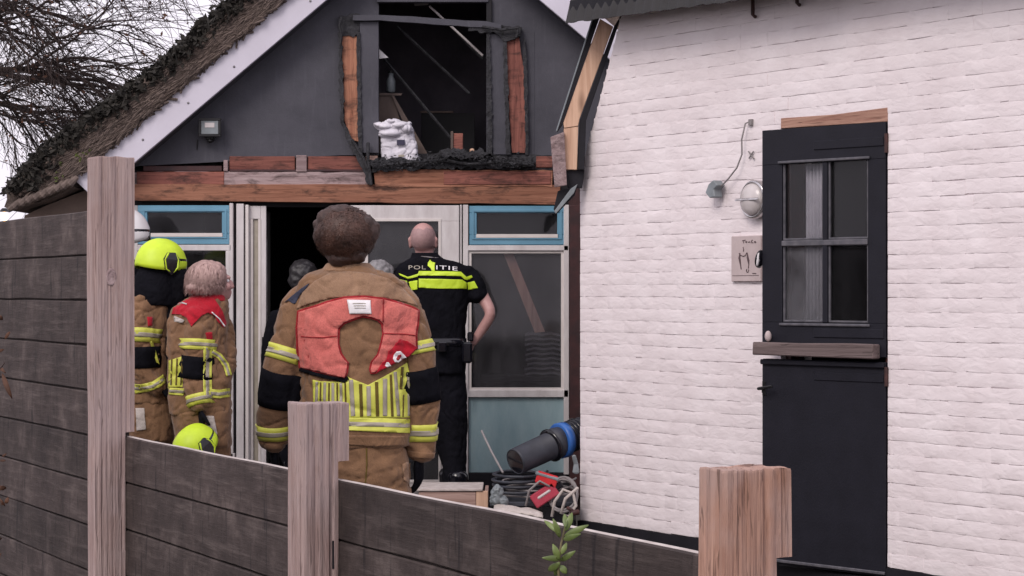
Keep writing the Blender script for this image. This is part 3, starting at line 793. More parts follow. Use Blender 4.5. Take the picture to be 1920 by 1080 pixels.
# roof edge: corrugated sheets
def corr(x0, x1, z0, z1, y):
    bm = bmesh.new(); n = int((x1 - x0) / .012); f = []; b_ = []
    for i in range(n + 1):
        x = x0 + (x1 - x0) * i / n; dy = .0045 * math.sin(x * 2 * math.pi / .076) + .004 * noise.noise(Vector((x * 5, 2, 3)))
        zb = z0 - .028 * (x - x0) + .010 * noise.noise(Vector((x * 12, 0, 0))) + .0015 * math.sin(x * 2 * math.pi / .076)
        f.append((bm.verts.new((x, y + dy, zb)), bm.verts.new((x, y + dy + .1, z1)))); b_.append((bm.verts.new((x, y + dy + .012, zb)), bm.verts.new((x, y + dy + .112, z1))))
    for i in range(n):
        bm.faces.new((f[i][0], f[i + 1][0], f[i + 1][1], f[i][1])); bm.faces.new((b_[i + 1][0], b_[i][0], b_[i][1], b_[i + 1][1]))
        bm.faces.new((f[i + 1][0], f[i][0], b_[i][0], b_[i + 1][0])); bm.faces.new((f[i][1], f[i + 1][1], b_[i + 1][1], b_[i][1]))
    bm.faces.new((f[0][0], f[0][1], b_[0][1], b_[0][0])); bm.faces.new((f[n][1], f[n][0], b_[n][0], b_[n][1]))
    bmesh.ops.recalc_face_normals(bm, faces=bm.faces); return bm
wobj('roof_sheet', corr(.16, 1.05, 2.937, 3.32, -.22), M['slate'])
wobj('roof_sheet', corr(1.03, 2.3, 2.912, 3.32, -.23), M['slate'])
wobj('roof_sheet', corr(2.28, WL, 2.9, 3.32, -.22), M['slate'])
wobj('eave_soffit', box((.18, -.2, 2.99), (WL, .0, 3.06)), M['tar'])
wobj('roof_deck', box((.12, -.0, 3.06), (WL, 3.3, 3.4)), M['slate'])
for x, y1 in ((1420, 32), (1503, 10)):
    tt = tw(x); wobj('gutter_hook', tube([(tt, -.03, 3.0), (tt, -.03, zw(x, y1) + .01), (tt, -.012, zw(x, y1))], .010, 6), M['rust'])
# timbers at the broken left corner
YT = 11.98
def tim(name, pts, m, Y=YT, d=.09, bv=.002, **k): return obj(name, prism(pts, Y, d, bv), m, None, True, **k)
tparts = [('rafter', [(1125, 35), (1150, 50), (1087, 222), (1084, 236), (1058, 240), (1056, 230)], M['pine'], YT, .09),
          ('rafter_foot', [(1057, 241), (1084.5, 237), (1082, 318), (1060, 318)], M['pine'], YT + .004, .08),
          ('bitumen_strip', [(1151, 50), (1168, 22), (1099, 226), (1096, 318), (1083, 318), (1088, 223)], M['tar'], YT - .01, .12),
          ('bitumen_strip', [(1113, 34), (1124, 34), (1055, 232), (1045, 246)], M['tar'], YT - .005, .12),
          ('edge_strip', [(1110, 34), (1113, 34), (1045, 246), (1042, 246)], M['greyplastic'], YT - .008, .02),
          ('corner_board', [(1032, 257), (1058, 247), (1063, 347), (1040, 351)], M['greyplank'], YT - .03, .03),
          ('corner_gap', [(1060, 318.5), (1096, 318.5), (1092, 352), (1064, 352)], M['tar'], YT + .03, .08),
          ('diagonal_strip', [(1043, 402), (1038, 392), (1046, 358), (1082, 348), (1078, 366)], M['tar'], YT + .02, .03),
          ('diagonal_strip', [(1042, 401), (1039, 396), (1070, 354), (1083, 345), (1076, 362)], M['greyplastic'], YT - .0, .015)]
inv = (Matrix.Translation(WO) @ Matrix.Rotation(WRZ, 4, 'Z')).inverted()
for nme, pts, m_, Y_, d_ in tparts:
    bm = prism(pts, Y_, d_, .002); bmesh.ops.transform(bm, matrix=inv, verts=bm.verts)
    wobj(nme, bm, m_)
# lintel and jambs
wobj('lintel', slab_xz([(o0, 2.262), (o1 - .0, 2.246), (o1, 2.313), (o1 * .5 + o0 * .5, 2.305), (o0, 2.313)], -.004, .1, .002), M['lintelwood'], label='bare pinkish wooden lintel over the stable door')
wobj('door_jamb', box((o1 - .03, .012, .09), (o1 - .001, .12, 2.246), .002), M['rust'])
wobj('door_jamb', box((o0 + .001, .03, .09), (o0 + .04, .12, 2.25), .002), M['rust'])
# stable door, hinged on the right and standing ajar
hw = WO + WD * 2.482
hl = Vector((2.482, -.005, 0))
dang = math.atan2(.733, -.68) - WRZ
def doorpart(name, bm, m, parent=None, **k):
    o = obj(name, bm, m, parent or wb, False, **k)
    if parent is None: o.location = hl; o.rotation_euler = (0, 0, dang)
    return o
DT = -.045
def ring2(x0, x1, z0, z1, a0, a1, b0, b1, y0=DT, y1=0, bv=.002):
    bm = box((x0, y0, z0), (x1, y1, b0), bv); box((x0, y0, b1), (x1, y1, z1), bv, bm); box((x0, y0, b0), (a0, y1, b1), bv, bm); box((a1, y0, b0), (x1, y1, b1), bv, bm); return bm
up = doorpart('upper_door_leaf', ring2(0, .76, 1.135, 2.246, .105, .632, 1.294, 2.073), M['door'])
doorpart('muntin', box((.348, -.035, 1.294), (.378, .004, 2.073), .004), M['door'], up)
doorpart('muntin', box((.105, -.036, 1.668), (.632, .007, 1.696), .004), M['doortrim'], up)
for x0, x1 in ((.107, .347), (.379, .630)):
    for z0, z1 in ((1.296, 1.667), (1.697, 2.071)):
        doorpart('pane', box((x0, -.028, z0), (x1, -.024, z1)), M['glasssmear'] if (x0 > .3 and z0 < 1.5) else M['glassstable'], up)
        bm = box((x0 + .002, -.02, z0), (x1 - .002, -.004, z0 + .010), .002); box((x0, -.02, z0), (x0 + .008, -.006, z1), .002, bm); box((x1 - .008, -.02, z0), (x1, -.006, z1), .002, bm)
        doorpart('glazing_bead', bm, M['doortrim'], up)
doorpart('moulding', box((.09, 0, 2.075), (.65, .014, 2.088), .003), M['doortrim'], up)
doorpart('moulding', box((.09, 0, 1.278), (.645, .010, 1.291), .003), M['doortrim'], up)
doorpart('ledge', slab_xz([(.03, 1.128), (.775, 1.132), (.772, 1.196), (.5, 1.194), (.2, 1.199), (.03, 1.197)], .001, .06, .005), M['ledge'], up)
for z_, dr_ in ((2.155, up), (1.245, up)):
    doorpart('strap_hinge', box((.01, 0, z_ - .022), (.43, .006, z_ + .022), .003), M['door'], dr_)
lo_ = doorpart('lower_door_leaf', box((0, DT, .10), (.76, 0, 1.112), .003), M['door'])
doorpart('batten', box((.0, 0, 1.085), (.76, .018, 1.110), .004), M['door'], lo_)
doorpart('kick_rail', box((.0, 0, .11), (.76, .012, .125), .003), M['doortrim'], lo_)
doorpart('strap_hinge', box((.01, 0, 1.015), (.43, .006, 1.055), .003), M['door'], lo_)
doorpart('handle', tube([(.745, 0, .965), (.745, .045, .965), (.70, .05, .972), (.66, .045, .978)], .008, 8), M['iron'], lo_)
doorpart('handle_plate', box((.735, 0, .93), (.756, .004, 1.0), .001), M['iron'], lo_)
doorpart('latch_plate', box((.755, -.05, .94), (.79, -.03, .957), .002), M['iron'], lo_)
doorpart('hinge_pin', lathe([(.010, 0), (.010, .09)], 10, Matrix.Translation((-.008, .004, 1.0))), M['rust'], lo_)
doorpart('hinge_pin', lathe([(.010, 0), (.010, .09)], 10, Matrix.Translation((-.008, .004, 2.1))), M['rust'], up)
kb = doorpart('knob', lathe([(.022, 0), (.034, .008), (.034, .016), (.022, .024)], 20, Matrix.Translation((.762, .0, 1.605)) @ Matrix.Rotation(R(78), 4, 'Y') @ Matrix.Scale(1.35, 4, (1, 0, 0))), M['visor'], up, smooth=True)
doorpart('knob_cap', lathe([(.006, 0), (.020, .004), (.020, .010), (.006, .014)], 20, Matrix.Translation((.762, .020, 1.605)) @ Matrix.Rotation(R(82), 4, 'Y') @ Matrix.Scale(1.7, 4, (1, 0, 0)) @ Matrix.Scale(.55, 4, (0, 1, 0))), M['enamel'], up, smooth=True)
cu = bmesh.new(); n = 40
a_ = []
for i in range(n + 1):
    x = .40 + .125 * i / n; y = -.056 + .009 * math.sin(i * .9); a_.append((cu.verts.new((x, y, 1.28)), cu.verts.new((x, y, 2.07))))
for i in range(n): cu.faces.new((a_[i][0], a_[i + 1][0], a_[i + 1][1], a_[i][1]))
thicken(cu, .002)
doorpart('curtain', cu, M['lcurtain'], up, smooth=True)  # pale folded strip added behind the panes to imitate a reflection
# a grey stone on the ledge
def wthing(name, label, cat, lx, ly, lz):
    p = Matrix.Translation(WO) @ Matrix.Rotation(WRZ, 4, 'Z') @ Vector((lx, ly, lz)); return thing(name, label, cat, p, WRZ)
dl = Matrix.Translation(WO) @ Matrix.Rotation(WRZ, 4, 'Z') @ Matrix.Translation(hl) @ Matrix.Rotation(dang, 4, 'Z')
bm = ell(bmesh.new(), dl @ Vector((.695, .03, 1.225)), (.017, .017, .027), None, 3)
solo('pebble', bm, M['plaque'], 'small rounded pinkish grey pebble standing on the ledge of the stable door', 'pebble', smooth=True)
# round wall lamp half hidden by the door
tt = tw(1416); tt = tw(1424); t = wthing('bulkhead_lamp', 'round metal bulkhead lamp on the white bricks half hidden by the stable door', 'lamp', tt, 0, zw(1412, 375))
rx = Matrix.Rotation(R(90), 4, 'X')
obj('housing', lathe([(.098, 0), (.098, .045), (.088, .055), (.084, .05)], 40, rx), M['chrome'], t, False, smooth=True)
obj('lamp_glass', lathe([(.084, .045), (.078, .062), (.05, .078), (.015, .084)], 32, rx), M['milky'], t, False, smooth=True)
obj('guard_bar', box((-.09, -.088, -.006), (.09, -.082, .006), .002), M['chrome'], t, False)
# broken fixture with dangling cable
t = wthing('broken_fixture', 'broken grey fixture dangling from a thin cable on the white bricks', 'fixture', tw(1412), 0, zw(1412, 228))
def wl(x, y, off=-.02): return Vector((tw(x) - tw(1412), off, zw(x, y) - zw(1412, 228)))
obj('cable', tube([wl(1411, 226, 0), wl(1406, 232, -.03), wl(1402, 262, -.04), wl(1401, 290, -.035), wl(1393, 315, -.04), wl(1378, 336, -.045), wl(1366, 350, -.05)], .0042, 6), M['cable'], t, False, smooth=True)
bm = slab_xz([(wl(x, y).x, wl(x, y).z) for x, y in ((1358, 338), (1366, 348), (1359, 356), (1361, 370), (1351, 372), (1343, 362), (1349, 346))], -.075, -.02, .004)
obj('socket', bm, M['greyplastic'], t, False)
obj('clip', box((wl(1411, 232).x - .012, -.02, -.02), (wl(1411, 232).x + .012, .0, .012), .002), M['cable'], t, False)
bm = bmesh.new(); tube([wl(1407, 284, -.012), wl(1417, 298, -.012)], .004, 6, bm); tube([wl(1416, 284, -.012), wl(1408, 297, -.012)], .004, 6, bm)
obj('wall_clip', bm, M['cable'], t, False)
# plaque
t = wthing('wall_plaque', 'pinkish square plaque with two etched figures on the white bricks beside the stable door', 'plaque', tw(1377), 0, zw(1377, 528))
x1 = tw(1432) - tw(1377) ; hz = zw(1377, 443) - zw(1377, 528)
obj('plate', box((0, -.022, 0), (x1, -.004, hz), .003), M['plaque'], t, False)
def stroke(pts, r_=.0022):
    # strokes given as fractions of the visible plate
    return [(Vector((u * x1, -.0235, v * hz))) for u, v in pts], r_
bm = bmesh.new()
for pts in ([(.44, .90), (.44, .84)], [(.40, .895), (.50, .905)], [(.50, .87), (.53, .845), (.56, .87), (.53, .875)], [(.60, .85), (.63, .87), (.66, .85)],
            [(.74, .90), (.70, .875), (.71, .845), (.76, .845)], [(.80, .86), (.83, .875), (.86, .85), (.83, .84), (.80, .86)],
            [(.42, .75), (.44, .70), (.43, .66)],
            [(.28, .62), (.33, .58), (.42, .55), (.50, .57), (.55, .63)],
            [(.74, .175), (.80, .18), (.86, .17)]):
    p_, r_ = stroke(pts); tube(p_, r_, 5, bm)
obj('inscription', bm, M['ink'], t, False)
bm = bmesh.new()
for pts, rr in (([(.31, .62), (.29, .52), (.31, .44), (.33, .36), (.35, .27)], [.004, .009, .007, .005, .004]), ([(.56, .62), (.57, .53), (.60, .45), (.61, .37), (.60, .29)], [.004, .008, .008, .004, .004])):
    tube([Vector((u * x1, -.0225, v * hz)) for u, v in pts], rr, 8, bm, .25, Vector((1, 0, 0)))
p_, r_ = stroke([(.55, .27), (.53, .23), (.56, .2), (.60, .21), (.61, .26)]); tube(p_, r_, 5, bm)
obj('etched_figure', bm, M['ink'], t, False)
obj('base_line', box((.05 * x1, -.0235, .125 * hz), (.95 * x1, -.0215, .135 * hz)), M['ink'], t, False)

# ================================================================ fence
FO = Vector((-1.396, 7.89, 0)); FD = Vector((.4578, -.8890, 0)); FRZ = math.atan2(FD.y, FD.x)
fence = thing('board_fence', 'dark weathered board fence with thick grey oak posts, high on the left and stepping down', 'fence', FO, FRZ)
PW, PD = .105, .15
def post_bm(a, top, notch, seed):
    """weathered post: grooved faces, sawn uneven top; local to the fence"""
    bm = bmesh.new(); ring2d = []
    nx, ny = 18, 26
    for i in range(nx): ring2d.append((a + PW * i / nx - PW, -PD))
    for i in range(ny): ring2d.append((a, -PD + PD * i / ny))
    for i in range(nx): ring2d.append((a - PW * i / nx, 0))
    for i in range(ny): ring2d.append((a - PW, -PD * i / ny))
    zs = [-.1, 0]; z = 0
    while z < top - .03: z += .03; zs.append(z)
    zs = [q for q in zs if abs(q - notch) > .012 and q < top - .008] + [notch, notch + .0015]; zs.sort()
    zs += [top - .004, top]
    rings = []
    cx, cy = a - PW / 2, -PD / 2
    per = len(ring2d)
    for k, z in enumerate(zs):
        r_ = []
        for j, (x, y) in enumerate(ring2d):
            if z <= notch and y > -.034: y = -.034
            nx_ = (1 if abs(x - a) < 1e-6 else -1 if abs(x - a + PW) < 1e-6 else 0); ny_ = (-1 if abs(y + PD) < 1e-6 else 0)
            s = x * 1.0 + y * 1.3
            gr = noise.noise(Vector((s * 75, seed * 9.1, z * 1.3 + .3 * noise.noise(Vector((s * 9, 0, z * 3)))))) 
            dpt = {3: .0022, 7: .0032, 11: .0042}[seed] * max(-.6, min(.8, gr * 1.9)) + .004 * noise.noise(Vector((seed, s * 5, z * 3)))
            if gr > .38: dpt += .003
            cornerd = min(abs(x - a), abs(x - a + PW)) + min(abs(y), abs(y + PD))
            dpt += .002 if cornerd < .006 else 0
            x2 = x - nx_ * dpt; y2 = y - ny_ * dpt
            z2 = z
            if z >= top - .005:
                z2 = z + .005 * noise.noise(Vector((x * 22, y * 22, seed))) + .0012 * gr; 
                if z >= top - .001: x2 = cx + (x2 - cx) * .985; y2 = cy + (y2 - cy) * .985
            r_.append(bm.verts.new((x2, y2, z2)))
        rings.append(r_)
    for k in range(len(rings) - 1):
        for j in range(per):
            bm.faces.new((rings[k][j], rings[k][(j + 1) % per], rings[k + 1][(j + 1) % per], rings[k + 1][j]))
    # top: concentric
    prev = rings[-1]
    for f_ in (.7, .35):
        nw = [bm.verts.new((cx + (v.co.x - cx) * f_, cy + (v.co.y - cy) * f_, top + .004 * noise.noise(Vector((v.co.x * 40 * f_, v.co.y * 40, seed + f_))))) for v in rings[-1]]
        for j in range(per): bm.faces.new((prev[j], prev[(j + 1) % per], nw[(j + 1) % per], nw[j]))
        prev = nw
    bm.faces.new(prev); bm.faces.new(rings[0][::-1])
    bmesh.ops.recalc_face_normals(bm, faces=bm.faces)
    for f in bm.faces: f.smooth = False
    return bm
PA = [0, 2.036, 4.231]
for i, (top, notch) in enumerate(((1.943, .927), (1.131, .964), (1.106, .934))):
    obj('post', post_bm(PA[i], top, notch, 3 + i * 4), M['postwarm'] if i == 2 else M['post'], fence, False,
        label=('tall weathered post' if i == 0 else 'short weathered post with a small notch' if i == 1 else 'short freshly split warm brown post'))
def board(x0, x1, z0, z1, seed, top=False):
    bm = bmesh.new(); n = 40; fr = []; 
    for i in range(n + 1):
        x = x0 + (x1 - x0) * i / n
        wz0 = .0028 * noise.noise(Vector((x * 2.5, seed, 0))) + .0016 * noise.noise(Vector((x * 19, seed, 5)))
        wz1 = (.002 * noise.noise(Vector((x * 2.5, seed + 1, 0)))) if not top else .0035 * noise.noise(Vector((x * 1.8, seed + 1, 0)))
        th_ = .004 * noise.noise(Vector((x * 1.4, seed, 9)))
        tg = 0 if top else .02
        col_ = [(x, -.026 + th_, z0 + wz0), (x, -.031 + th_, z0 + wz0 + .004), (x, -.032 + th_ + .002 * noise.noise(Vector((x * 6, seed, 2))), (z0 + z1) / 2), (x, -.031 + th_, z1 + wz1 - .004), (x, -.026 + th_, z1 + wz1), (x, -.012, z1 + wz1), (x, -.012, z1 + wz1 + tg), (x, -.002, z1 + wz1 + tg), (x, -.002, z0 + wz0)]
        fr.append([bm.verts.new(c) for c in col_])
    for i in range(n):
        for j in range(9): bm.faces.new((fr[i][j], fr[i + 1][j], fr[i + 1][(j + 1) % 9], fr[i][(j + 1) % 9]))
    bm.faces.new(fr[0][::-1]); bm.faces.new(fr[n])
    bmesh.ops.recalc_face_normals(bm, faces=bm.faces); return bm
zz = 1.762; k = 0
while zz > .02:
    obj('board', board(-4.5, -.06, zz - .171, zz, k * 3.1, k == 0), M['fence'], fence, False); zz -= .176; k += 1
kn = lathe([(.021, 0), (.020, .003), (.014, .0045), (.012, .002), (.007, .005), (.003, .003)], 20, Matrix.Translation((-.004, -.088, 1.50)) @ Matrix.Rotation(R(90), 4, 'Y') @ Matrix.Scale(1.6, 4, (1, 0, 0)))
obj('knot', kn, M['greyplank'], fence, False, smooth=True)
kn = lathe([(.019, 0), (.018, .003), (.012, .004), (.010, .002), (.004, .004)], 20, Matrix.Translation((PA[1] - .004, -.115, .62)) @ Matrix.Rotation(R(90), 4, 'Y') @ Matrix.Scale(1.9, 4, (1, 0, 0)))
obj('knot', kn, M['greyplank'], fence, False, smooth=True)
obj('slot', box((PA[1] - .002, -.052, .66), (PA[1] + .0015, -.047, .74)), M['tar'], fence, False)
for s_, (x0, x1) in enumerate(((-.05, 1.98), (1.99, 4.18))):
    zz = .91; k = 0
    while zz > .02:
        obj('board', board(x0, x1, zz - .168, zz, 40 + s_ * 20 + k * 3.1, k == 0), M['fence'], fence, False); zz -= .173; k += 1
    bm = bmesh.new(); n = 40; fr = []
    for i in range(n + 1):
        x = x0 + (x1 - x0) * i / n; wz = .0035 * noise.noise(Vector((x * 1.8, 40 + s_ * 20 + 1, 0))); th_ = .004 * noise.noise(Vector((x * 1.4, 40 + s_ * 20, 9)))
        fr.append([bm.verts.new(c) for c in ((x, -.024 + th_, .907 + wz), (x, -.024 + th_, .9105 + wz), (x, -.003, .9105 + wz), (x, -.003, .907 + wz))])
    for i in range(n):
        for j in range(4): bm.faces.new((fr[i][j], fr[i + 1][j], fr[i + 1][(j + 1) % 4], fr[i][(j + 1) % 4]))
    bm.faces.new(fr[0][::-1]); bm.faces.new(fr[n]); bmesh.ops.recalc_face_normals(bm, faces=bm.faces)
    obj('top_edge', bm, M['paleedge'], fence, False)  # pale strip: sky light on the board tops put into the colour
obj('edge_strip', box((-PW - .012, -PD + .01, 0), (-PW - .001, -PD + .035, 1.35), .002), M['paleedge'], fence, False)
# ================================================================ people
def remesh(bm, voxel, smooth=2):
    me = bpy.data.meshes.new('t'); bm.to_mesh(me); bm.free()
    o = bpy.data.objects.new('t', me); COL.objects.link(o)
    r = o.modifiers.new('r', 'REMESH'); r.mode = 'VOXEL'; r.voxel_size = voxel
    if smooth:
        s = o.modifiers.new('s', 'SMOOTH'); s.iterations = smooth; s.factor = .5
    dg = bpy.context.evaluated_depsgraph_get(); dg.update()
    m2 = bpy.data.meshes.new_from_object(o.evaluated_get(dg))
    bpy.data.objects.remove(o); bpy.data.meshes.remove(me)
    return m2

def folds(me, amp, freq=9, seed=0, zs=1.0, mask=None):
    """cloth folds: ridged, stretched noise along the normals"""
    ns = [v.normal.copy() for v in me.vertices]
    for v, n in zip(me.vertices, ns):
        p = v.co
        q = Vector((p.x * freq + seed, p.y * freq, p.z * freq * zs))
        q += Vector((noise.noise(q * .5), noise.noise(q * .5 + Vector((9, 0, 0))), 0)) * 1.2
        a = 1 - abs(noise.noise(q)) * 2.6; b = noise.noise(q * 2.3)
        c_ = 1 - abs(noise.noise(Vector((q.x * 1.3 + q.z * .8, q.y * 1.3, q.z * 2.1 - q.x * .5 + 5)))) * 5
        a = a * .6 - max(0, c_) ** 2 * 1.1
        k = 1 if mask is None else mask(p)
        v.co = p + n * amp * k * (max(-1, a) * .75 + b * .45)
    me.update()
    return me

me = remesh(bagm[1], .0055, 1); folds(me, .010, 12, 2, 1.0)
obj('bag_body', me, M['paper'], bagm[2], True, True)

def bvh_of(me): return BVHTree.FromPolygons([v.co.copy() for v in me.vertices], [tuple(p.vertices) for p in me.polygons])

CAM = Vector((0, 0, EYE))
def decal(name, pts, me_bvh, Y, mat, parent, off=.004, grid=4.0, thick=.004, puff=0, label=None, smooth=True, tri=None):
    """a piece of cloth or tape laid on a garment: outline given as it shows from the front, dropped on the surface"""
    bm = bmesh.new()
    if tri is None:
        f = bm.faces.new([bm.verts.new((x, y, 0)) for x, y in pts])
        f.normal_update(); bmesh.ops.triangulate(bm, faces=[f])
    else:
        bm.from_mesh(tri)
    xs = [v.co.x for v in bm.verts]; ys = [v.co.y for v in bm.verts]
    for ax, lo, hi in ((0, min(xs), max(xs)), (1, min(ys), max(ys))):
        k = lo + grid
        while k < hi:
            c = [0, 0, 0]; c[ax] = k; n = [0, 0, 0]; n[ax] = 1
            bmesh.ops.bisect_plane(bm, geom=bm.verts[:] + bm.edges[:] + bm.faces[:], plane_co=c, plane_no=n, dist=1e-4); k += grid
    bm.verts.ensure_lookup_table()
    bmesh.ops.remove_doubles(bm, verts=bm.verts, dist=.05)
    hits = []
    for v in bm.verts:
        target = P(v.co.x, v.co.y, Y); d = (target - CAM).normalized()
        h = me_bvh.ray_cast(CAM + d * (Y - 1.2), d, 2.6)
        if h[0] is not None: hits.append((h[0] - d * off, d))
        else: hits.append((None, d))
    good = [h[0] for h in hits if h[0] is not None]
    if not good: bm.free(); return None
    for v, (h, d) in zip(bm.verts, hits):
        if h is None:
            nn = me_bvh.find_nearest(P(v.co.x, v.co.y, Y)); h = nn[0] - d * off
        if puff: h = h - d * puff * (.5 + .5 * noise.noise(h * 14))
        v.co = h
    bmesh.ops.recalc_face_normals(bm, faces=bm.faces)
    if sum(f.normal.dot((f.calc_center_median() - CAM)) for f in bm.faces) > 0:
        bmesh.ops.reverse_faces(bm, faces=bm.faces)
    thicken(bm, thick)
    return obj(name, bm, mat, parent, True, smooth, label)

def line_decal(name, pts, w_, bvh, Y, mat, parent, **k):
    """a strip of the given width (photo px) along a polyline"""
    L, Rr = [], []
    for i, p in enumerate(pts):
        a = Vector(pts[max(0, i - 1)] + (0,)); b = Vector(pts[min(len(pts) - 1, i + 1)] + (0,)); t = (b - a).normalized(); n = Vector((-t.y, t.x, 0)) * w_ / 2
        L.append((p[0] + n.x, p[1] + n.y)); Rr.append((p[0] - n.x, p[1] - n.y))
    return decal(name, L + Rr[::-1], bvh, Y, mat, parent, **k)

def sleeve_band(name, a, b, ra, rb, bvh, mat, parent, off=.005, thick=.004, n=36, tilt=Vector((0, 0, 0))):
    """reflective band all the way round a limb between a and b, dropped on the sleeve from outside"""
    a = Vector(a); b = Vector(b); t = (b - a).normalized(); up = Vector((0, 1, 0)); up = (up - t * up.dot(t)).normalized(); bi = t.cross(up)
    bm = bmesh.new(); rows = []; K = 4
    for i in range(K + 1):
        c = a.lerp(b, i / K); r_ = (ra + (rb - ra) * i / K); row = []
        for j in range(n):
            d = up * math.cos(2 * math.pi * j / n) + bi * math.sin(2 * math.pi * j / n)
            h = bvh.ray_cast(c + d * r_ * 1.5, -d, r_ * 1.4)
            q = h[0] if h[0] is not None else c + d * r_
            row.append(bm.verts.new(q + d * off))
        rows.append(row)
    for i in range(K):
        for j in range(n): bm.faces.new((rows[i][j], rows[i][(j + 1) % n], rows[i + 1][(j + 1) % n], rows[i + 1][j]))
    bmesh.ops.recalc_face_normals(bm, faces=bm.faces)
    thicken(bm, thick)
    return obj(name, bm, mat, parent, True, True)

class Pn:
    """maps photo pixels at a person's distance to the world"""
    def __init__(s, Y): s.Y = Y; s.m = Y / F
    def p(s, x, y, dy=0): return P(x, y, s.Y + dy)
def trunk(bm, K, rings, sc=1.0, n=32, ex=.75):
    rr = []
    for x, y, hw_, dp, *dy in rings:
        dy = dy[0] if dy else 0; c = K.p(x, y, dy)
        ring = []
        for j in range(n):
            a = 2 * math.pi * j / n; ca, sa = math.cos(a), math.sin(a)
            ring.append(bm.verts.new(c + Vector((math.copysign(abs(ca) ** ex, ca) * hw_ * K.m * sc, math.copysign(abs(sa) ** ex, sa) * dp * sc, 0))))
        rr.append(ring)
    for i in range(len(rr) - 1):
        for j in range(n): bm.faces.new((rr[i][j], rr[i][(j + 1) % n], rr[i + 1][(j + 1) % n], rr[i + 1][j]))
    bm.faces.new(rr[0][::-1]); bm.faces.new(rr[-1])
    return bm
def limb(bm, K, pts, sc=1.0, n=16):
    """pts: (x, y, r_px, dy)"""
    P_ = [K.p(p[0], p[1], p[3] if len(p) > 3 else 0) for p in pts]; R_ = [p[2] * K.m * sc for p in pts]
    # refine by catmull-rom
    Q, S = [], []
    for i in range(len(P_) - 1):
        p0 = P_[max(0, i - 1)]; p1 = P_[i]; p2 = P_[i + 1]; p3 = P_[min(len(P_) - 1, i + 2)]
        for k in range(4):
            t = k / 4
            Q.append(.5 * ((2 * p1) + (p2 - p0) * t + (2 * p0 - 5 * p1 + 4 * p2 - p3) * t * t + (3 * p1 - p0 - 3 * p2 + p3) * t ** 3)); S.append(R_[i] * (1 - t) + R_[i + 1] * t)
    Q.append(P_[-1]); S.append(R_[-1])
    return tube(Q, S, n, bm)

def head(bm, c, yaw, pitch=0, roll=0, k=1.0):
    """skull, jaw, nose, ears, brow; faces -Y at yaw 0, c = centre of the skull"""
    Mh = Matrix.Translation(c) @ Matrix.Rotation(yaw, 4, 'Z') @ Matrix.Rotation(roll, 4, 'Y') @ Matrix.Rotation(pitch, 4, 'X')
    def e(p, r, rot=None):
        t = bmesh.new(); bmesh.ops.create_icosphere(t, subdivisions=3, radius=1)
        bmesh.ops.transform(t, matrix=Mh @ Matrix.Translation(Vector(p) * k) @ (rot or Matrix.Identity(4)) @ Matrix.Diagonal((r[0] * k, r[1] * k, r[2] * k, 1)), verts=t.verts); merge(bm, t)
    e((0, .01, .02), (.076, .096, .090)); e((0, -.030, -.035), (.062, .062, .075)); e((0, -.052, -.078), (.038, .040, .034))
    e((0, -.085, .022), (.050, .016, .014)); e((0, -.100, -.022), (.013, .018, .028)); e((0, -.104, -.036), (.018, .016, .012))
    e((0, -.086, -.062), (.026, .014, .008)); e((0, -.086, -.071), (.022, .013, .008))
    for s in (-1, 1):
        e((s * .040, -.062, -.030), (.026, .028, .026)); e((s * .079, .012, -.012), (.009, .018, .032), Matrix.Rotation(s * .35, 4, 'Z'))
        e((s * .084, .018, .008), (.007, .014, .016)); e((s * .078, .006, -.036), (.008, .010, .012))
    return Mh
def hand(bm, w_, d, nrm, side, s=1.0, curl=.5):
    """w_ wrist, d direction of the fingers, nrm back of the hand, side = thumb side"""
    w_ = Vector(w_); d = Vector(d).normalized(); nrm = Vector(nrm); nrm = (nrm - d * nrm.dot(d)).normalized(); sd = Vector(side); sd = (sd - d * sd.dot(d) - nrm * sd.dot(nrm)).normalized()
    tube([w_ - d * .03, w_, w_ + d * .035 * s, w_ + d * .085 * s], [.026 * s, .027 * s, .040 * s, .039 * s], 14, bm, .42, sd)
    for i, (o_, L, r_) in enumerate(((.028, .075, .0095), (.0095, .083, .010), (-.0095, .077, .0095), (-.027, .060, .0085))):
        p = w_ + d * .075 * s + sd * o_ * s; dr = (d + sd * o_ * 2.2).normalized(); pts = [p]; a = curl * .35
        for f in (.45, .30, .25):
            q = (dr * math.cos(a) - nrm * math.sin(a)); pts.append(pts[-1] + q * L * f * s); a += curl * .75
        tube(pts, [r_ * s * 1.1, r_ * s, r_ * s * .92, r_ * s * .8], 10, bm)
    p = w_ + d * .02 * s + sd * .028 * s; dr = (d * .75 + sd * .7 - nrm * .35).normalized(); d2 = (d + sd * .15 - nrm * .45).normalized()
    tube([p, p + dr * .035 * s, p + dr * .035 * s + d2 * .03 * s, p + dr * .035 * s + d2 * .055 * s], [.014 * s, .0125 * s, .011 * s, .009 * s], 10, bm)

def set_slots(me, fn):
    for p in me.polygons: p.material_index = fn(p.center)

def eyes(Mh, parent, k=1.0):
    for s in (-1, 1):
        bm = ell(bmesh.new(), Mh @ Vector((s * .031 * k, -.074 * k, .004 * k)), (.013 * k,) * 3, None, 2)
        obj('eye', bm, M['enamel'], parent, True, True)

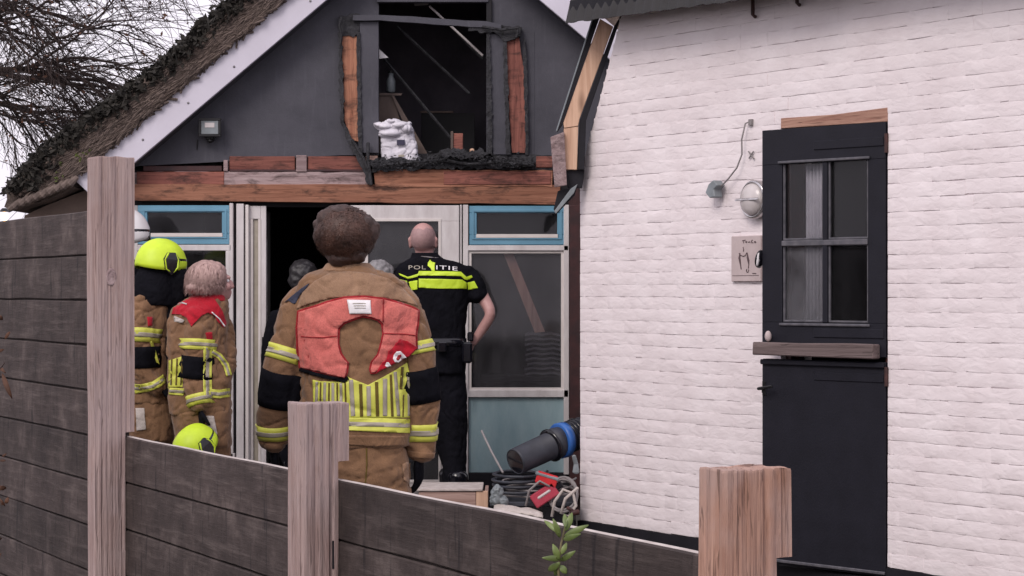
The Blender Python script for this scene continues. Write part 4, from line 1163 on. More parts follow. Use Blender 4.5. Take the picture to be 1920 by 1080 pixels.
def person(label, Y, base_x, cfg, group=None):
    K = Pn(Y); foot = P(base_x, 0, Y); foot.z = 0
    root = thing('person', label, 'person', foot, 0, group)
    # body: one continuous skin
    bm = bmesh.new()
    hx, hy, hdy, yaw, pitch, hk = cfg['head']
    Mh = head(bm, K.p(hx, hy, hdy), yaw, pitch, cfg.get('roll', 0), hk)
    tr = cfg['trunk']
    top = tr[0]
    limb(bm, K, [(hx, hy + .03 / K.m, .054 / K.m * hk, hdy + .01 * math.cos(yaw) * -1), (top[0], top[1] + .02 / K.m, .056 / K.m, (top[4] if len(top) > 4 else 0)), (top[0], top[1] + .12 / K.m, .07 / K.m, (top[4] if len(top) > 4 else 0))])
    bs = cfg.get('body_scale', .78)
    trunk(bm, K, [r for r in tr[1:]] + cfg['hips'], bs)
    for a in cfg['arms']: limb(bm, K, a, .66 if not cfg.get('bare') else .8)
    for a in cfg['legs']: limb(bm, K, a, .66)
    for h in cfg['hands']: hand(bm, K.p(*h[0]), h[1], h[2], h[3], h[4] if len(h) > 4 else 1.0, h[5] if len(h) > 5 else .5)
    me = remesh(bm, .0075, 1)
    hp = [K.p(*h[0]) for h in cfg['hands']]; gm = cfg.get('glove')
    o = obj('body', me, [M['skin'], M[gm] if gm else M['skin']], root, True, True)
    if gm:
        b0 = base_of(root)
        set_slots(me, lambda c: 1 if any((c + b0 - q).length < .22 for q in hp) and (c + b0).z < K.p(0, hy).z - .3 else 0)
    eyes(Mh, root, hk)
    return root, K, Mh
def jacket(root, K, rings, arms, mat, voxel=.010, amp=.010, freq=8, seed=0, zs=.8, name='jacket', cuff=True):
    bm = bmesh.new(); trunk(bm, K, rings)
    for a in arms: limb(bm, K, a)
    me = remesh(bm, voxel, 3); folds(me, amp, freq, seed, zs)
    b = bvh_of(me); o = obj(name, me, mat, root, True, True)
    return b
def trousers(root, K, hips, legs, mat, seed=0, amp=.009, name='trousers', voxel=.011):
    bm = bmesh.new(); trunk(bm, K, hips)
    for a in legs: limb(bm, K, a)
    me = remesh(bm, voxel, 3); folds(me, amp, 8, seed, .9); b = bvh_of(me); obj(name, me, mat, root, True, True); return b
def boots(root, K, feet, yaw=0, mat='visor'):
    for x, dy in feet:
        c = K.p(x, 545, dy); c.z = 0; d = Vector((math.sin(yaw), math.cos(yaw), 0))
        bm = bmesh.new()
        tube([c + Vector((0, 0, .33)), c + Vector((0, 0, .2)), c + Vector((0, 0, .08))], [.065, .058, .055], 14, bm)
        tube([c - d * .05 + Vector((0, 0, .05)), c + d * .08 + Vector((0, 0, .05)), c + d * .17 + Vector((0, 0, .04))], [.045, .048, .038], 14, bm)
        me = remesh(bm, .009, 2)
        for v in me.vertices: v.co.z = max(v.co.z, .032 if (pav and False) else .0)
        obj('boot', me, M[mat], root, True, True)
def strands(name, centre, rad, n, L, w_, mat, parent, seed, zmin=-1.0, curl=.4, down=.2):
    rnd = random.Random(seed); bm = bmesh.new()
    for k in range(n):
        while True:
            d = Vector((rnd.gauss(0, 1), rnd.gauss(0, 1), rnd.gauss(0, 1))).normalized()
            if d.z > zmin: break
        p = centre + Vector((d.x * rad[0], d.y * rad[1], d.z * rad[2])); t = d.cross(Vector((rnd.gauss(0, 1), rnd.gauss(0, 1), rnd.gauss(0, 1)))).normalized()
        t = (t + Vector((0, 0, -down))).normalized(); side = d.cross(t).normalized() * w_; prev = None; l_ = L * rnd.uniform(.5, 1.2)
        for s in range(4):
            f = s / 3; q = p + t * l_ * f + d * (.012 * math.sin(f * 3.1) + rnd.uniform(0, .004)) + side * 6 * curl * math.sin(f * 5 + k); ww = side * (1 - .7 * f)
            cur = [bm.verts.new(q - ww), bm.verts.new(q + ww)]
            if prev: bm.faces.new((prev[0], prev[1], cur[1], cur[0]))
            prev = cur
    return obj(name, bm, mat, parent, True, False)
def locks(name, centre, rad, n, L, r_, mat, parent, seed, zmin=-.9, down=.6, tipout=.02):
    """tapering locks of hair lying on the head"""
    rnd = random.Random(seed); bm = bmesh.new()
    for k in range(n):
        while True:
            d = Vector((rnd.gauss(0, 1), rnd.gauss(0, 1), rnd.gauss(0, 1))).normalized()
            if d.z > zmin: break
        t = d.cross(Vector((rnd.gauss(0, 1), rnd.gauss(0, 1), rnd.gauss(0, 1)))).normalized(); t = (t * (1 - down * .5) + Vector((0, 0, -down)))
        t = (t - d * t.dot(d)).normalized(); sd = d.cross(t); l_ = L * rnd.uniform(.6, 1.2); w_ = rnd.uniform(-.5, .5); pts = []; rr = []
        q = Vector((d.x * rad[0], d.y * rad[1], d.z * rad[2]))
        for s in range(6):
            f = s / 5; p = q + t * l_ * (f - .3) + sd * l_ * w_ * math.sin(f * 3) * .5
            sc = math.sqrt((p.x / rad[0]) ** 2 + (p.y / rad[1]) ** 2 + (p.z / rad[2]) ** 2); p = p / max(sc, .5) * (1 + .02 * math.sin(f * 3.1)) + d * tipout * f * f
            pts.append(centre + p); rr.append(r_ * (.35 + .9 * math.sin(math.pi * min(.96, f * .8 + .18))))
        rr[-1] = r_ * .15
        tube(pts, rr, 6, bm, .55, sd)
    return tag(obj(name, bm, mat, parent, True, True), kind='stuff')
UP = Vector((0, 0, 1)); BACK = Vector((0, -1, 0))

# ---------------------------------------------------------------- 1. firefighter seen from behind
def zc(u, v): return 460 + u / 1.8625, 360 + v / 1.8625        # sketch coordinates used while measuring
def zv(u, v): return 540 + u / 5.685, 530 + v / 5.685
def zw2(u, v): return 640 + u / 3.482, 620 + v / 3.482
Y1 = 9.09
tr1 = [(654, 498, 38, .075, .015), (655, 506, 50, .085, .01), (657, 516, 80, .105, .0), (660, 531, 101, .125), (661, 560, 108, .14), (662, 590, 106, .15), (663, 640, 104, .155), (664, 700, 104, .16), (664, 760, 104, .165), (664, 812, 106, .168), (664, 837, 106, .165)]
arL = [(590, 556, 36), (566, 580, 39), (547, 640, 37, -.01), (529, 700, 36, -.02), (518, 750, 34, 0), (514, 795, 31, .03), (513, 832, 27, .05)]
arR = [(738, 560, 36), (756, 590, 39, -.0), (773, 640, 37, -.01), (786, 700, 34, -.02), (791, 755, 33, 0), (790, 810, 29, .02), (787, 852, 27, .03)]
cfg = dict(head=(650, 452, .02, R(180), R(-8), 1.0), trunk=tr1, hips=[(664, 860, 90, .15), (664, 900, 88, .15)],
           arms=[arL, arR], legs=[[(622, 890, 50), (618, 1020, 40), (616, 1165, 28)], [(710, 890, 50), (716, 1020, 40), (720, 1165, 28)]],
           hands=[((514, 838, .05), (.05, .1, -1), (-1, -.2, 0), (0, 1, 0), 1.12, .5), ((785, 856, .03), (.0, .15, -1), (1, -.3, 0), (0, 1, 0), 1.12, .5)], glove='black')
p1, K, Mh = person('firefighter seen from behind, brown curly hair, salmon red collar panel on the tan coat', Y1, 664, cfg)
bj = jacket(p1, K, tr1, [arL, arR], M['tan'], .009, .013, 6.5, 3.3, .8)
bm = bmesh.new()       # stand-up collar
trunk(bm, K, [(653, 493, 40, .072, .02), (654, 497, 43, .078, .018), (655, 507, 52, .088, .01), (655, 511, 50, .08, .01)])
me = remesh(bm, .008, 2); folds(me, .003, 12, 8); obj('collar', me, M['tanlight'], p1, True, True)
hips1 = [(664, 820, 96, .15), (664, 850, 99, .155), (665, 900, 104, .16), (666, 935, 104, .15)]
legs1 = [[(622, 915, 54), (617, 1030, 47), (614, 1150, 40)], [(716, 915, 56), (720, 1030, 48), (722, 1150, 40)]]
bt = trousers(p1, K, hips1, legs1, M['tan'], 5, .014)
boots(p1, K, [(612, .0), (724, .0)])
# yoke
decal('yoke', [zc(*q) for q in ((178, 408), (200, 350), (240, 312), (290, 284), (360, 276), (440, 284), (500, 302), (550, 335), (585, 372), (604, 398), (560, 384), (480, 368), (400, 362), (300, 370), (230, 388))], bj, Y1, M['tanlight'], p1, off=.005)
decal('shoulder_patch', [zv(*q) for q in ((-40, 210), (40, 140), (140, 60), (225, 5), (190, 60), (120, 140), (80, 215), (60, 225), (0, 190))], bj, Y1, M['navy'], p1, off=.005)
# salmon panel with its piping
pan = [zv(*q) for q in ((96, 300), (180, 270), (300, 235), (420, 190), (600, 145), (810, 135), (1030, 160), (1200, 205), (1330, 250), (1410, 290), (1400, 420), (1380, 560), (1385, 700), (1290, 790), (1130, 870), (1010, 930), (930, 975), (880, 975), (862, 920), (880, 850), (950, 760), (985, 640), (1005, 540), (1000, 450), (960, 410), (880, 385), (800, 372), (700, 405), (600, 445), (550, 500), (545, 640), (575, 750), (650, 860), (640, 960), (610, 1030), (400, 990), (250, 950), (115, 915), (90, 700), (80, 480))]
def inset(pts, d):
    c = []; n = len(pts)
    for i in range(n):
        a = Vector(pts[i - 1] + (0,)); b = Vector(pts[i] + (0,)); e = Vector(pts[(i + 1) % n] + (0,))
        t = ((b - a).normalized() + (e - b).normalized()).normalized(); nn = Vector((-t.y, t.x, 0)); c.append((b.x + nn.x * d, b.y + nn.y * d))
    return c
decal('panel_piping', pan, bj, Y1, M['redtrim'], p1, off=.010, grid=3.5, thick=.008)
decal('collar_panel', inset(pan, 3.6), bj, Y1, M['salmon'], p1, off=.016, grid=4, thick=.009, puff=.004)
bp = bj
for s_ in (((135, 575), (250, 583), (370, 585), (525, 570)), ((1015, 540), (1120, 545), (1250, 548), (1370, 565)), ((1020, 170), (1015, 300), (1012, 420))):
    line_decal('seam', [zv(*q) for q in s_], 2.0, bj, Y1, M['redtrim'], p1, off=.021, grid=3, thick=.003)
decal('name_label', [zv(*q) for q in ((628, 180), (880, 186), (888, 332), (655, 332))], bj, Y1, M['enamel'], p1, off=.024, grid=6, thick=.002)
for k in range(3):
    line_decal('label_print', [zv(690 + 10 * k, 222 + 24 * k), zv(760, 220 + 24 * k), zv(830, 222 + 24 * k)], 1.2, bj, Y1, M['silver'], p1, off=.0262, grid=4, thick=.001)
decal('red_pocket', [zv(*q) for q in ((1075, 735), (1130, 680), (1200, 598), (1260, 625), (1380, 692), (1290, 785), (1150, 850), (1010, 925), (940, 965), (985, 880), (1050, 820))], bj, Y1, M['crimson'], p1, off=.026, grid=4, thick=.006)
decal('pocket_emblem', [zv(*q) for q in ((1120, 810), (1130, 770), (1160, 735), (1200, 730), (1240, 770), (1262, 800), (1220, 815), (1180, 850), (1140, 848))], bj, Y1, M['enamel'], p1, off=.0285, grid=3, thick=.002)
decal('pocket_emblem', [zv(*q) for q in ((1155, 810), (1175, 775), (1205, 765), (1212, 785), (1185, 825), (1165, 830))], bj, Y1, M['redtrim'], p1, off=.0305, grid=3, thick=.002)
decal('pocket_emblem', [zv(*q) for q in ((1035, 885), (1050, 852), (1075, 850), (1100, 888), (1060, 900))], bj, Y1, M['enamel'], p1, off=.0285, grid=3, thick=.002)
line_decal('vest_hem', [zv(*q) for q in ((118, 925), (250, 962), (400, 1003), (600, 1042), (640, 1010))], 7, bj, Y1, M['black'], p1, off=.012, grid=4)
# striped yellow back panel
decal('striped_panel', [(586, 712), (600, 715), (651, 716), (651, 706), (664, 712), (690, 722), (720, 706), (745, 692), (763, 680), (768, 700), (769, 783), (656, 783), (588, 780)], bj, Y1, M['yellow'], p1, off=.004, grid=4, thick=.003)
for a_, b_, wd in (((594, 716), (592, 780), 5), ((609, 717), (607, 780), 5), ((624, 718), (624, 780), 5), ((639, 718), (640, 780), 5),
                   ((658, 712), (662, 780), 8), ((691, 724), (692, 780), 8), ((722, 710), (722, 780), 8), ((741, 697), (748, 780), 6), ((765, 700), (767, 780), 4)):
    line_decal('silver_stripe', [a_, ((a_[0] + b_[0]) / 2, (a_[1] + b_[1]) / 2), b_], wd, bj, Y1, M['silver'], p1, off=.0065, grid=4, thick=.002)
for a_, b_, wd in (((601, 717), (600, 780), 3), ((617, 718), (616, 780), 3), ((632, 718), (633, 780), 3), ((647, 717), (649, 780), 3),
                   ((676, 720), (678, 781), 6), ((706, 716), (708, 781), 6), ((733, 702), (736, 781), 4.5), ((755, 688), (752, 730), 5), ((757, 740), (756, 781), 2.5)):
    line_decal('dark_stripe', [a_, ((a_[0] + b_[0]) / 2, (a_[1] + b_[1]) / 2), b_], wd, bj, Y1, M['olive'], p1, off=.0065, grid=4, thick=.002)
decal('back_band', [(586, 781), (656, 783), (720, 784), (769, 786), (769, 812), (720, 810), (656, 807), (586, 806)], bj, Y1, M['yellow'], p1, off=.007, grid=5, thick=.003)
decal('silver_stripe', [(586, 790), (656, 791), (720, 792), (769, 794), (769, 802), (720, 800), (656, 799), (586, 798)], bj, Y1, M['silver'], p1, off=.0095, grid=5, thick=.002)
# sleeves
def band3(a, b, ra, name='reflective_band', bvh=None, K_=None, root=None, rb=None, off=.005):
    a = Vector(a); b = Vector(b); rb = rb or ra
    sleeve_band(name, a, b, ra, rb, bvh, M['yellow'], root, off)
    sleeve_band('silver_stripe', a.lerp(b, .34), a.lerp(b, .66), ra, rb, bvh, M['silver'], root, off + .003, .002)
def B1(x0, y0, x1, y1, rpx, dy0=0, dy1=0): band3(K.p(x0, y0, dy0), K.p(x1, y1, dy1), rpx * K.m, bvh=bj, root=p1)
B1(535, 650, 527, 676, 38, -.01, -.015)
B1(778, 642, 783, 664, 37, -.01, -.012)
B1(513, 796, 513, 822, 31, .03, .04)
B1(790, 792, 790, 824, 30, .015, .025)
sleeve_band('elbow_pad', K.p(530, 695, -.02), K.p(517, 762, .0), 38 * K.m, 34 * K.m, bj, M['black'], p1, .006, .005)
sleeve_band('elbow_pad', K.p(782, 690, -.02), K.p(791, 752, .0), 36 * K.m, 34 * K.m, bj, M['black'], p1, .006, .005)
for a in ((arL, (513, 826, .045), (513, 838, .05), 29), (arR, (787, 846, .03), (786, 858, .03), 28)):
    sleeve_band('cuff', K.p(*a[1]), K.p(*a[2]), a[3] * K.m, a[3] * K.m, bj, M['tan'], p1, .004, .006)
# jacket hem and trouser pocket flap
decal('hem', [(560, 815), (768, 818), (767, 836), (700, 838), (656, 834), (560, 832)], bj, Y1, M['tan'], p1, off=.006, grid=6, thick=.005)
decal('pocket_flap', [(764, 866), (790, 874), (797, 884), (782, 905), (770, 910), (758, 900), (756, 870)], bt, Y1, M['tanlight'], p1, off=.012, grid=5, thick=.006)
line_decal('trouser_seam', [(687, 840), (688, 870), (684, 920)], 2.2, bt, Y1, M['olive'], p1, off=.003, grid=4, thick=.002)
for s_ in ([(590, 545), (575, 580), (567, 640), (560, 690)], [(742, 545), (757, 580), (762, 640), (766, 690)], [(613, 519), (652, 514), (693, 519)]):
    line_decal('seam', s_, 1.6, bj, Y1, M['olive'], p1, off=.002, grid=4, thick=.001)
# hair
bm = bmesh.new()
for x, y, rx, ry, dy, dd in ((640, 398, 22, 12, -.02, .06), (700, 428, 10, 14, .02, .05), (596, 424, 11, 12, .02, .05), (648, 434, 49, 38, .0, .102), (645, 416, 42, 30, .01, .10), (622, 415, 26, 22, -.01, .07), (664, 406, 26, 17, -.01, .07), (684, 418, 20, 20, .0, .07), (696, 440, 12, 20, 0, .06), (601, 436, 13, 22, 0, .06), (650, 466, 35, 27, -.02, .07), (618, 456, 15, 18, -.01, .06), (682, 458, 15, 18, -.01, .06), (632, 480, 22, 18, -.02, .06), (664, 481, 23, 18, -.02, .06), (649, 486, 30, 13, -.02, .06)):
    ell(bm, K.p(x, y, dy - .02), (rx * K.m, dd, ry * K.m), None, 3)
me = remesh(bm, .008, 2)
for v in me.vertices:
    n = v.normal.copy(); v.co += n * (.022 * noise.noise(v.co * 12) + .007 * noise.noise(v.co * 40))
me.update(); obj('hair', me, M['hair_brown'], p1, True, True)
strands('hair_strands', K.p(648, 436, -.02), (50 * K.m, .116, 45 * K.m), 15000, .045, .0011, M['hair_strand'], p1, 3, -.95, .8, .5)

locks('hair_locks', K.p(649, 436, -.02), (48 * K.m, .110, 43 * K.m), 1000, .06, .0034, M['hair_strand'], p1, 31, -.75, .8, .020)
locks('hair_locks', K.p(649, 462, -.02), (37 * K.m, .086, 36 * K.m), 500, .05, .0034, M['hair_strand'], p1, 37, -.95, 1.0, .010)
# ---------------------------------------------------------------- 2. police officer
def zp(u, v): return 735 + u / 7.715, 420 + v / 7.715
Y2 = 13.0
K = Pn(Y2)
tr2 = [(797, 481, 22, .06, .02), (800, 486, 34, .075), (806, 493, 55, .09), (813, 504, 72, .11), (816, 520, 74, .125), (816, 545, 66, .125), (816, 580, 60, .125), (817, 615, 56, .12), (818, 645, 55, .12)]
sl2R = [(868, 514, 22), (886, 532, 22), (896, 556, 20)]
sl2L = [(762, 514, 22), (750, 532, 22), (742, 560, 20)]
ar2R = [(868, 514, 21), (890, 536, 18), (908, 562, 15), (919, 589, 12.5, -.03), (905, 616, 12, .0), (887, 643, 9, .03)]
ar2L = [(762, 514, 21), (750, 535, 18), (738, 570, 16), (730, 600, 14, -.02), (745, 625, 12, .06), (760, 645, 9.5, .09)]
cfg = dict(head=(794, 452, .02, R(172), R(-4), 1.02), trunk=tr2, hips=[(818, 665, 54, .12), (818, 700, 52, .12)], bare=True,
           arms=[ar2R, ar2L], legs=[[(806, 700, 28, .02), (830, 800, 20, .04), (849, 945, 12, .07)], [(842, 700, 28), (850, 830, 20), (852, 945, 14)]],
           hands=[((885, 646, .03), (-.55, .35, -.75), (.7, -.6, -.2), (-.3, -.2, 1), .95, .5), ((760, 646, .09), (.5, .4, -.7), (-.8, -.5, 0), (0, 0, 1), .95, .5)])
p2, K, Mh = person('bald police officer in black shirt with yellow bands and POLITIE lettering, hand on hip', Y2, 820, cfg)
me2 = [c for c in p2.children if c.name.startswith('body')][0].data
me2.materials.append(M['stubble']); hb = K.p(794, 452, .02) - base_of(p2)
for p_ in me2.polygons:
    d_ = p_.center - hb
    if d_.length < .13 and -.045 < d_.z < .075 + .02 * noise.noise(p_.center * 30) and (d_.y < .05) and abs(d_.x) < .072: p_.material_index = 2
bs = jacket(p2, K, tr2, [sl2R, sl2L], M['black'], .009, .005, 9, 7.7, .8, 'shirt')
hips2 = [(818, 632, 55, .125), (818, 660, 55, .13), (820, 700, 53, .13)]
legs2 = [[(804, 700, 33, .02), (826, 790, 24, .04), (846, 870, 18, .06), (850, 945, 17, .07)], [(842, 705, 32), (849, 780, 28), (852, 860, 23), (853, 945, 20)]]
bt2 = trousers(p2, K, hips2, legs2, M['black'], 9, .006)
boots(p2, K, [(842, .14), (858, -.04)])
bm = bmesh.new(); trunk(bm, K, [(796, 474, 24, .066, .02), (798, 480, 27, .072, .02), (801, 487, 34, .08, .01)]); me = remesh(bm, .008, 2); obj('collar', me, M['black'], p2, True, True)
line_decal('collar_edge', [zp(*q) for q in ((395, 455), (480, 470), (570, 480), (690, 478))], 1.6, bs, Y2, M['cable'], p2, off=.014, grid=2, thick=.002)
for q_ in (((95, 710), (230, 765), (375, 720), (390, 680), (700, 682), (1000, 690), (1045, 735), (1080, 765), (1150, 740), (1170, 770), (1090, 815), (1045, 800), (1000, 755), (700, 745), (385, 745), (360, 765), (230, 795), (105, 735)),):
    decal('yellow_band', [zp(*q) for q in q_], bs, Y2, M['lime'], p2, off=.004, grid=2.5, thick=.003)
decal('yellow_band', [zp(*q) for q in ((385, 790), (700, 795), (1020, 805), (1080, 850), (1080, 940), (1020, 935), (700, 935), (385, 920))], bs, Y2, M['lime'], p2, off=.004, grid=2.5, thick=.003)
decal('yellow_band', [zp(*q) for q in ((240, 835), (370, 812), (365, 945), (275, 960))], bs, Y2, M['lime'], p2, off=.004, grid=2.5, thick=.003)
decal('yellow_band', [zp(*q) for q in ((50, 790), (215, 825), (225, 905), (35, 815))], bs, Y2, M['lime'], p2, off=.004, grid=2.5, thick=.003)
decal('yellow_band', [zp(*q) for q in ((1095, 850), (1190, 825), (1245, 925), (1100, 955))], bs, Y2, M['lime'], p2, off=.004, grid=2.5, thick=.003)
decal('police_emblem', [zp(*q) for q in ((550, 515), (575, 545), (625, 560), (615, 600), (620, 680), (575, 680), (560, 640), (515, 600), (520, 560))], bs, Y2, M['lime'], p2, off=.005, grid=2, thick=.003)
def text_mesh(s, h):
    cu = bpy.data.curves.new('t', 'FONT'); cu.body = s; cu.size = h * 1.42; cu.resolution_u = 2; cu.space_character = 1.12
    o = bpy.data.objects.new('t', cu); COL.objects.link(o); dg = bpy.context.evaluated_depsgraph_get(); dg.update()
    me = bpy.data.meshes.new_from_object(o.evaluated_get(dg)); bpy.data.objects.remove(o); return me
def text_decal(s, x, y, h, wtot, bvh, Y, mat, parent, rise=0, **k):
    me = text_mesh(s, h); xs = [v.co.x for v in me.vertices]; sc = wtot / (max(xs) - min(xs)); x0 = min(xs)
    for v in me.vertices:
        u = (v.co.x - x0) * sc
        v.co = Vector((x + u, y - v.co.y + rise * (u / wtot) ** 2, 0))
    return decal('lettering', None, bvh, Y, mat, parent, tri=me, grid=3, smooth=False, **k)
text_decal('POL', *zp(240, 655), 7.5, 32, bs, Y2, M['silver'], p2, off=.0045, thick=.002)
text_decal('ITIE', *zp(640, 655), 7.5, 40, bs, Y2, M['enamel'], p2, rise=3, off=.0045, thick=.002)
bm = bmesh.new(); trunk(bm, K, [(818, 634, 57, .132), (818, 648, 57, .134)]); obj('belt', bm, M['visor'], p2, True, True)
h_ = obj('holster', box(K.p(866, 681, -.08) + Vector((0, -.02, 0)), K.p(886, 640, .05), .012), M['visor'], p2)
obj('radio', box(K.p(876, 640, -.05), K.p(888, 622, .03), .008), M['visor'], p2)
obj('pouch', box(K.p(820, 660, -.19), K.p(838, 640, -.12), .008), M['visor'], p2)

# ---------------------------------------------------------------- helmets
def helmet_bm(c, r, yaw, tilt=0):
    Mx = Matrix.Translation(c) @ Matrix.Rotation(yaw, 4, 'Z') @ Matrix.Rotation(tilt, 4, 'X')
    bm = bmesh.new(); N = 40; rows = []
    for i in range(15):
        ph = i / 14 * R(108); row = []
        for j in range(N):
            a = 2 * math.pi * j / N; sx, sy = math.sin(a), math.cos(a)
            rr = math.sin(ph); z = math.cos(ph)
            x = sx * rr * .98; y = sy * rr * 1.18
            q = Vector((x, y, z * .98))
            if i > 10: q *= 1 + .035 * (i - 10) * (.4 + .6 * abs(sx))          # flared rim with ear shells
            if i > 9: q.z -= .13 * (i - 9) / 5 * (abs(sx) ** 1.5)
            if y < 0 and i > 9: q.z += .10 * (i - 9) / 5 * (-sy) ** 2
            ridge = math.exp(-(x / .16) ** 2) * .05 * (1 if z > 0 else 0)
            q.z += ridge
            row.append(bm.verts.new(Mx @ (q * r)))
        rows.append(row)
    for i in range(14):
        for j in range(N):
            if i == 0:
                continue
            bm.faces.new((rows[i][j], rows[i][(j + 1) % N], rows[i + 1][(j + 1) % N], rows[i + 1][j]))
    bm.faces.new(rows[1][::-1])
    bmesh.ops.remove_doubles(bm, verts=bm.verts, dist=1e-5)
    loose = [v for v in bm.verts if not v.link_faces]; bmesh.ops.delete(bm, geom=loose, context='VERTS')
    bmesh.ops.recalc_face_normals(bm, faces=bm.faces)
    thicken(bm, .004)
    return bm, Mx
def helmet(name_parent, c, r, yaw, tilt, mat, visor=True):
    bm, Mx = helmet_bm(c, r, yaw, tilt)
    sh = obj('helmet_shell', bm, M[mat], name_parent, True, True)
    b = bmesh.new()
    pts = []
    for k in range(25):
        a = R(-78) + k * R(156) / 24
        pts.append((math.sin(a) * 1.03, -math.cos(a) * 1.22))
    up_ = [b.verts.new(Mx @ (Vector((x, y, .10)) * r)) for x, y in pts]; dn = [b.verts.new(Mx @ (Vector((x * .97, y * 1.02, -.36)) * r)) for x, y in pts]
    for k in range(24): b.faces.new((up_[k], up_[k + 1], dn[k + 1], dn[k]))
    bmesh.ops.recalc_face_normals(b, faces=b.faces); thicken(b, .004)
    obj('visor', b, M['visor'], sh, True, True)
    for s in (-1, 1):
        b = bmesh.new()
        pts = [(.10, .34), (-.30, .36), (-.50, .02), (-.40, -.46), (-.10, -.70), (.24, -.42), (.30, .05)]
        f = [b.verts.new(Mx @ (Vector((s * (1.07 if k not in (0, 1) else .98), -y_ * 1 + -.0, z_)) * r)) for k, (y_, z_) in enumerate([(-p[0], p[1]) for p in pts])]
        g = [b.verts.new(Mx @ (Vector((s * (.98 if k not in (0, 1) else .90), -y_, z_)) * r)) for k, (y_, z_) in enumerate([(-p[0], p[1]) for p in pts])]
        b.faces.new(f); b.faces.new(g[::-1])
        for k in range(7): b.faces.new((f[k], g[k], g[(k + 1) % 7], f[(k + 1) % 7]))
        bmesh.ops.recalc_face_normals(b, faces=b.faces)
        obj('ear_cover', b, M['visor'] if visor else M[mat], sh)
    for s in (-1, 1):
        b = bmesh.new()
        tube([Mx @ (Vector((s * .93, -.30 + .0, .36)) * r), Mx @ (Vector((s * 1.04, -.42, .0)) * r), Mx @ (Vector((s * 1.06, -.40, -.34)) * r), Mx @ (Vector((s * 1.02, -.16, -.62)) * r), Mx @ (Vector((s * 1.04, .16, -.42)) * r), Mx @ (Vector((s * 1.04, .24, .02)) * r), Mx @ (Vector((s * .98, .06, .30)) * r)], .05 * r, 6, b)
        obj('ear_rim', b, M[mat], sh, True, True)
    
    return sh, Mx

# ---------------------------------------------------------------- 3. firefighter in the yellow helmet
Y3 = 12.7; K = Pn(Y3)
tr3 = [(294, 520, 26, .075, .02), (290, 532, 40, .10), (282, 552, 48, .13), (278, 585, 44, .14), (280, 640, 42, .15), (282, 700, 42, .15), (282, 755, 44, .15)]
ar3 = [(262, 566, 26, -.08), (262, 600, 28, -.12), (263, 640, 27, -.13), (262, 680, 25, -.13), (278, 712, 22, -.14), (300, 728, 18, -.15)]
ar3b = [(300, 570, 22, .08), (318, 620, 20, .1), (322, 670, 18, .08)]
cfg = dict(head=(303, 493, .0, R(122), R(4), 1.0), trunk=tr3, hips=[(284, 790, 40, .13), (284, 820, 42, .13)], arms=[ar3, ar3b],
           legs=[[(268, 800, 24), (264, 880, 20), (262, 970, 13)], [(302, 800, 24), (304, 880, 20), (304, 970, 13)]],
           hands=[((300, 728, -.15), (1, .3, -.2), (0, -.5, 1), (0, -.5, .6), 1.0, .8), ((322, 672, .08), (.1, .2, -1), (1, 0, 0), (0, -1, 0), 1.0, .5)], glove='black')
p3, K, Mh = person('firefighter in bright yellow helmet and black neck cape, half hidden by tall fence post', Y3, 284, cfg)
b3 = jacket(p3, K, tr3, [ar3, ar3b], M['tan'], .009, .013, 8, 1.1, .8)
t3 = trousers(p3, K, [(284, 745, 43, .14), (284, 790, 46, .15), (284, 825, 46, .14)], [[(268, 815, 28), (264, 890, 24), (262, 960, 20)], [(303, 815, 27), (304, 890, 24), (305, 960, 20)]], M['tan'], 2)
boots(p3, K, [(262, -.02), (306, .02)], R(40))
helmet(p3, K.p(302, 488, .0), .128, R(122), R(3), 'lime')
bm = bmesh.new()       # neck cape and shoulders in black
trunk(bm, K, [(296, 497, 30, .10, .0), (292, 520, 38, .12, -.0), (286, 545, 48, .145), (282, 566, 52, .15), (284, 574, 50, .14)])
limb(bm, K, [(322, 505, 18, -.02), (335, 525, 20, -.02), (330, 560, 22, -.02), (322, 600, 18, -.04), (318, 660, 16, -.05), (318, 740, 15, -.05)])
me = remesh(bm, .009, 3); folds(me, .006, 11, 4); obj('neck_cape', me, M['black'], p3, True, True)
band3(K.p(263, 617, -.12), K.p(262, 643, -.13), 28 * K.m, bvh=b3, root=p3, off=.006)
sleeve_band('elbow_pad', K.p(262, 650, -.13), K.p(263, 690, -.13), 28 * K.m, 27 * K.m, b3, M['black'], p3, .006, .005)
decal('reflective_band', [(240, 718), (262, 722), (285, 716), (306, 702), (313, 716), (300, 726), (280, 734), (255, 738), (240, 734)], b3, Y3, M['yellow'], p3, off=.007)
decal('silver_stripe', [(240, 724), (262, 727), (285, 722), (308, 708), (310, 712), (287, 727), (262, 732), (240, 729)], b3, Y3, M['silver'], p3, off=.010, thick=.002)
line_decal('reflective_band', [(284, 640), (290, 660), (297, 684)], 5, b3, Y3, M['yellow'], p3, off=.006, grid=3)
decal('shoulder_badge', [(276, 594), (287, 594), (286, 610), (278, 612)], b3, Y3, M['crimson'], p3, off=.006)
decal('knee_patch', [(254, 765), (270, 765), (274, 805), (256, 808)], t3, Y3, M['clothwhite'], p3, off=.006)

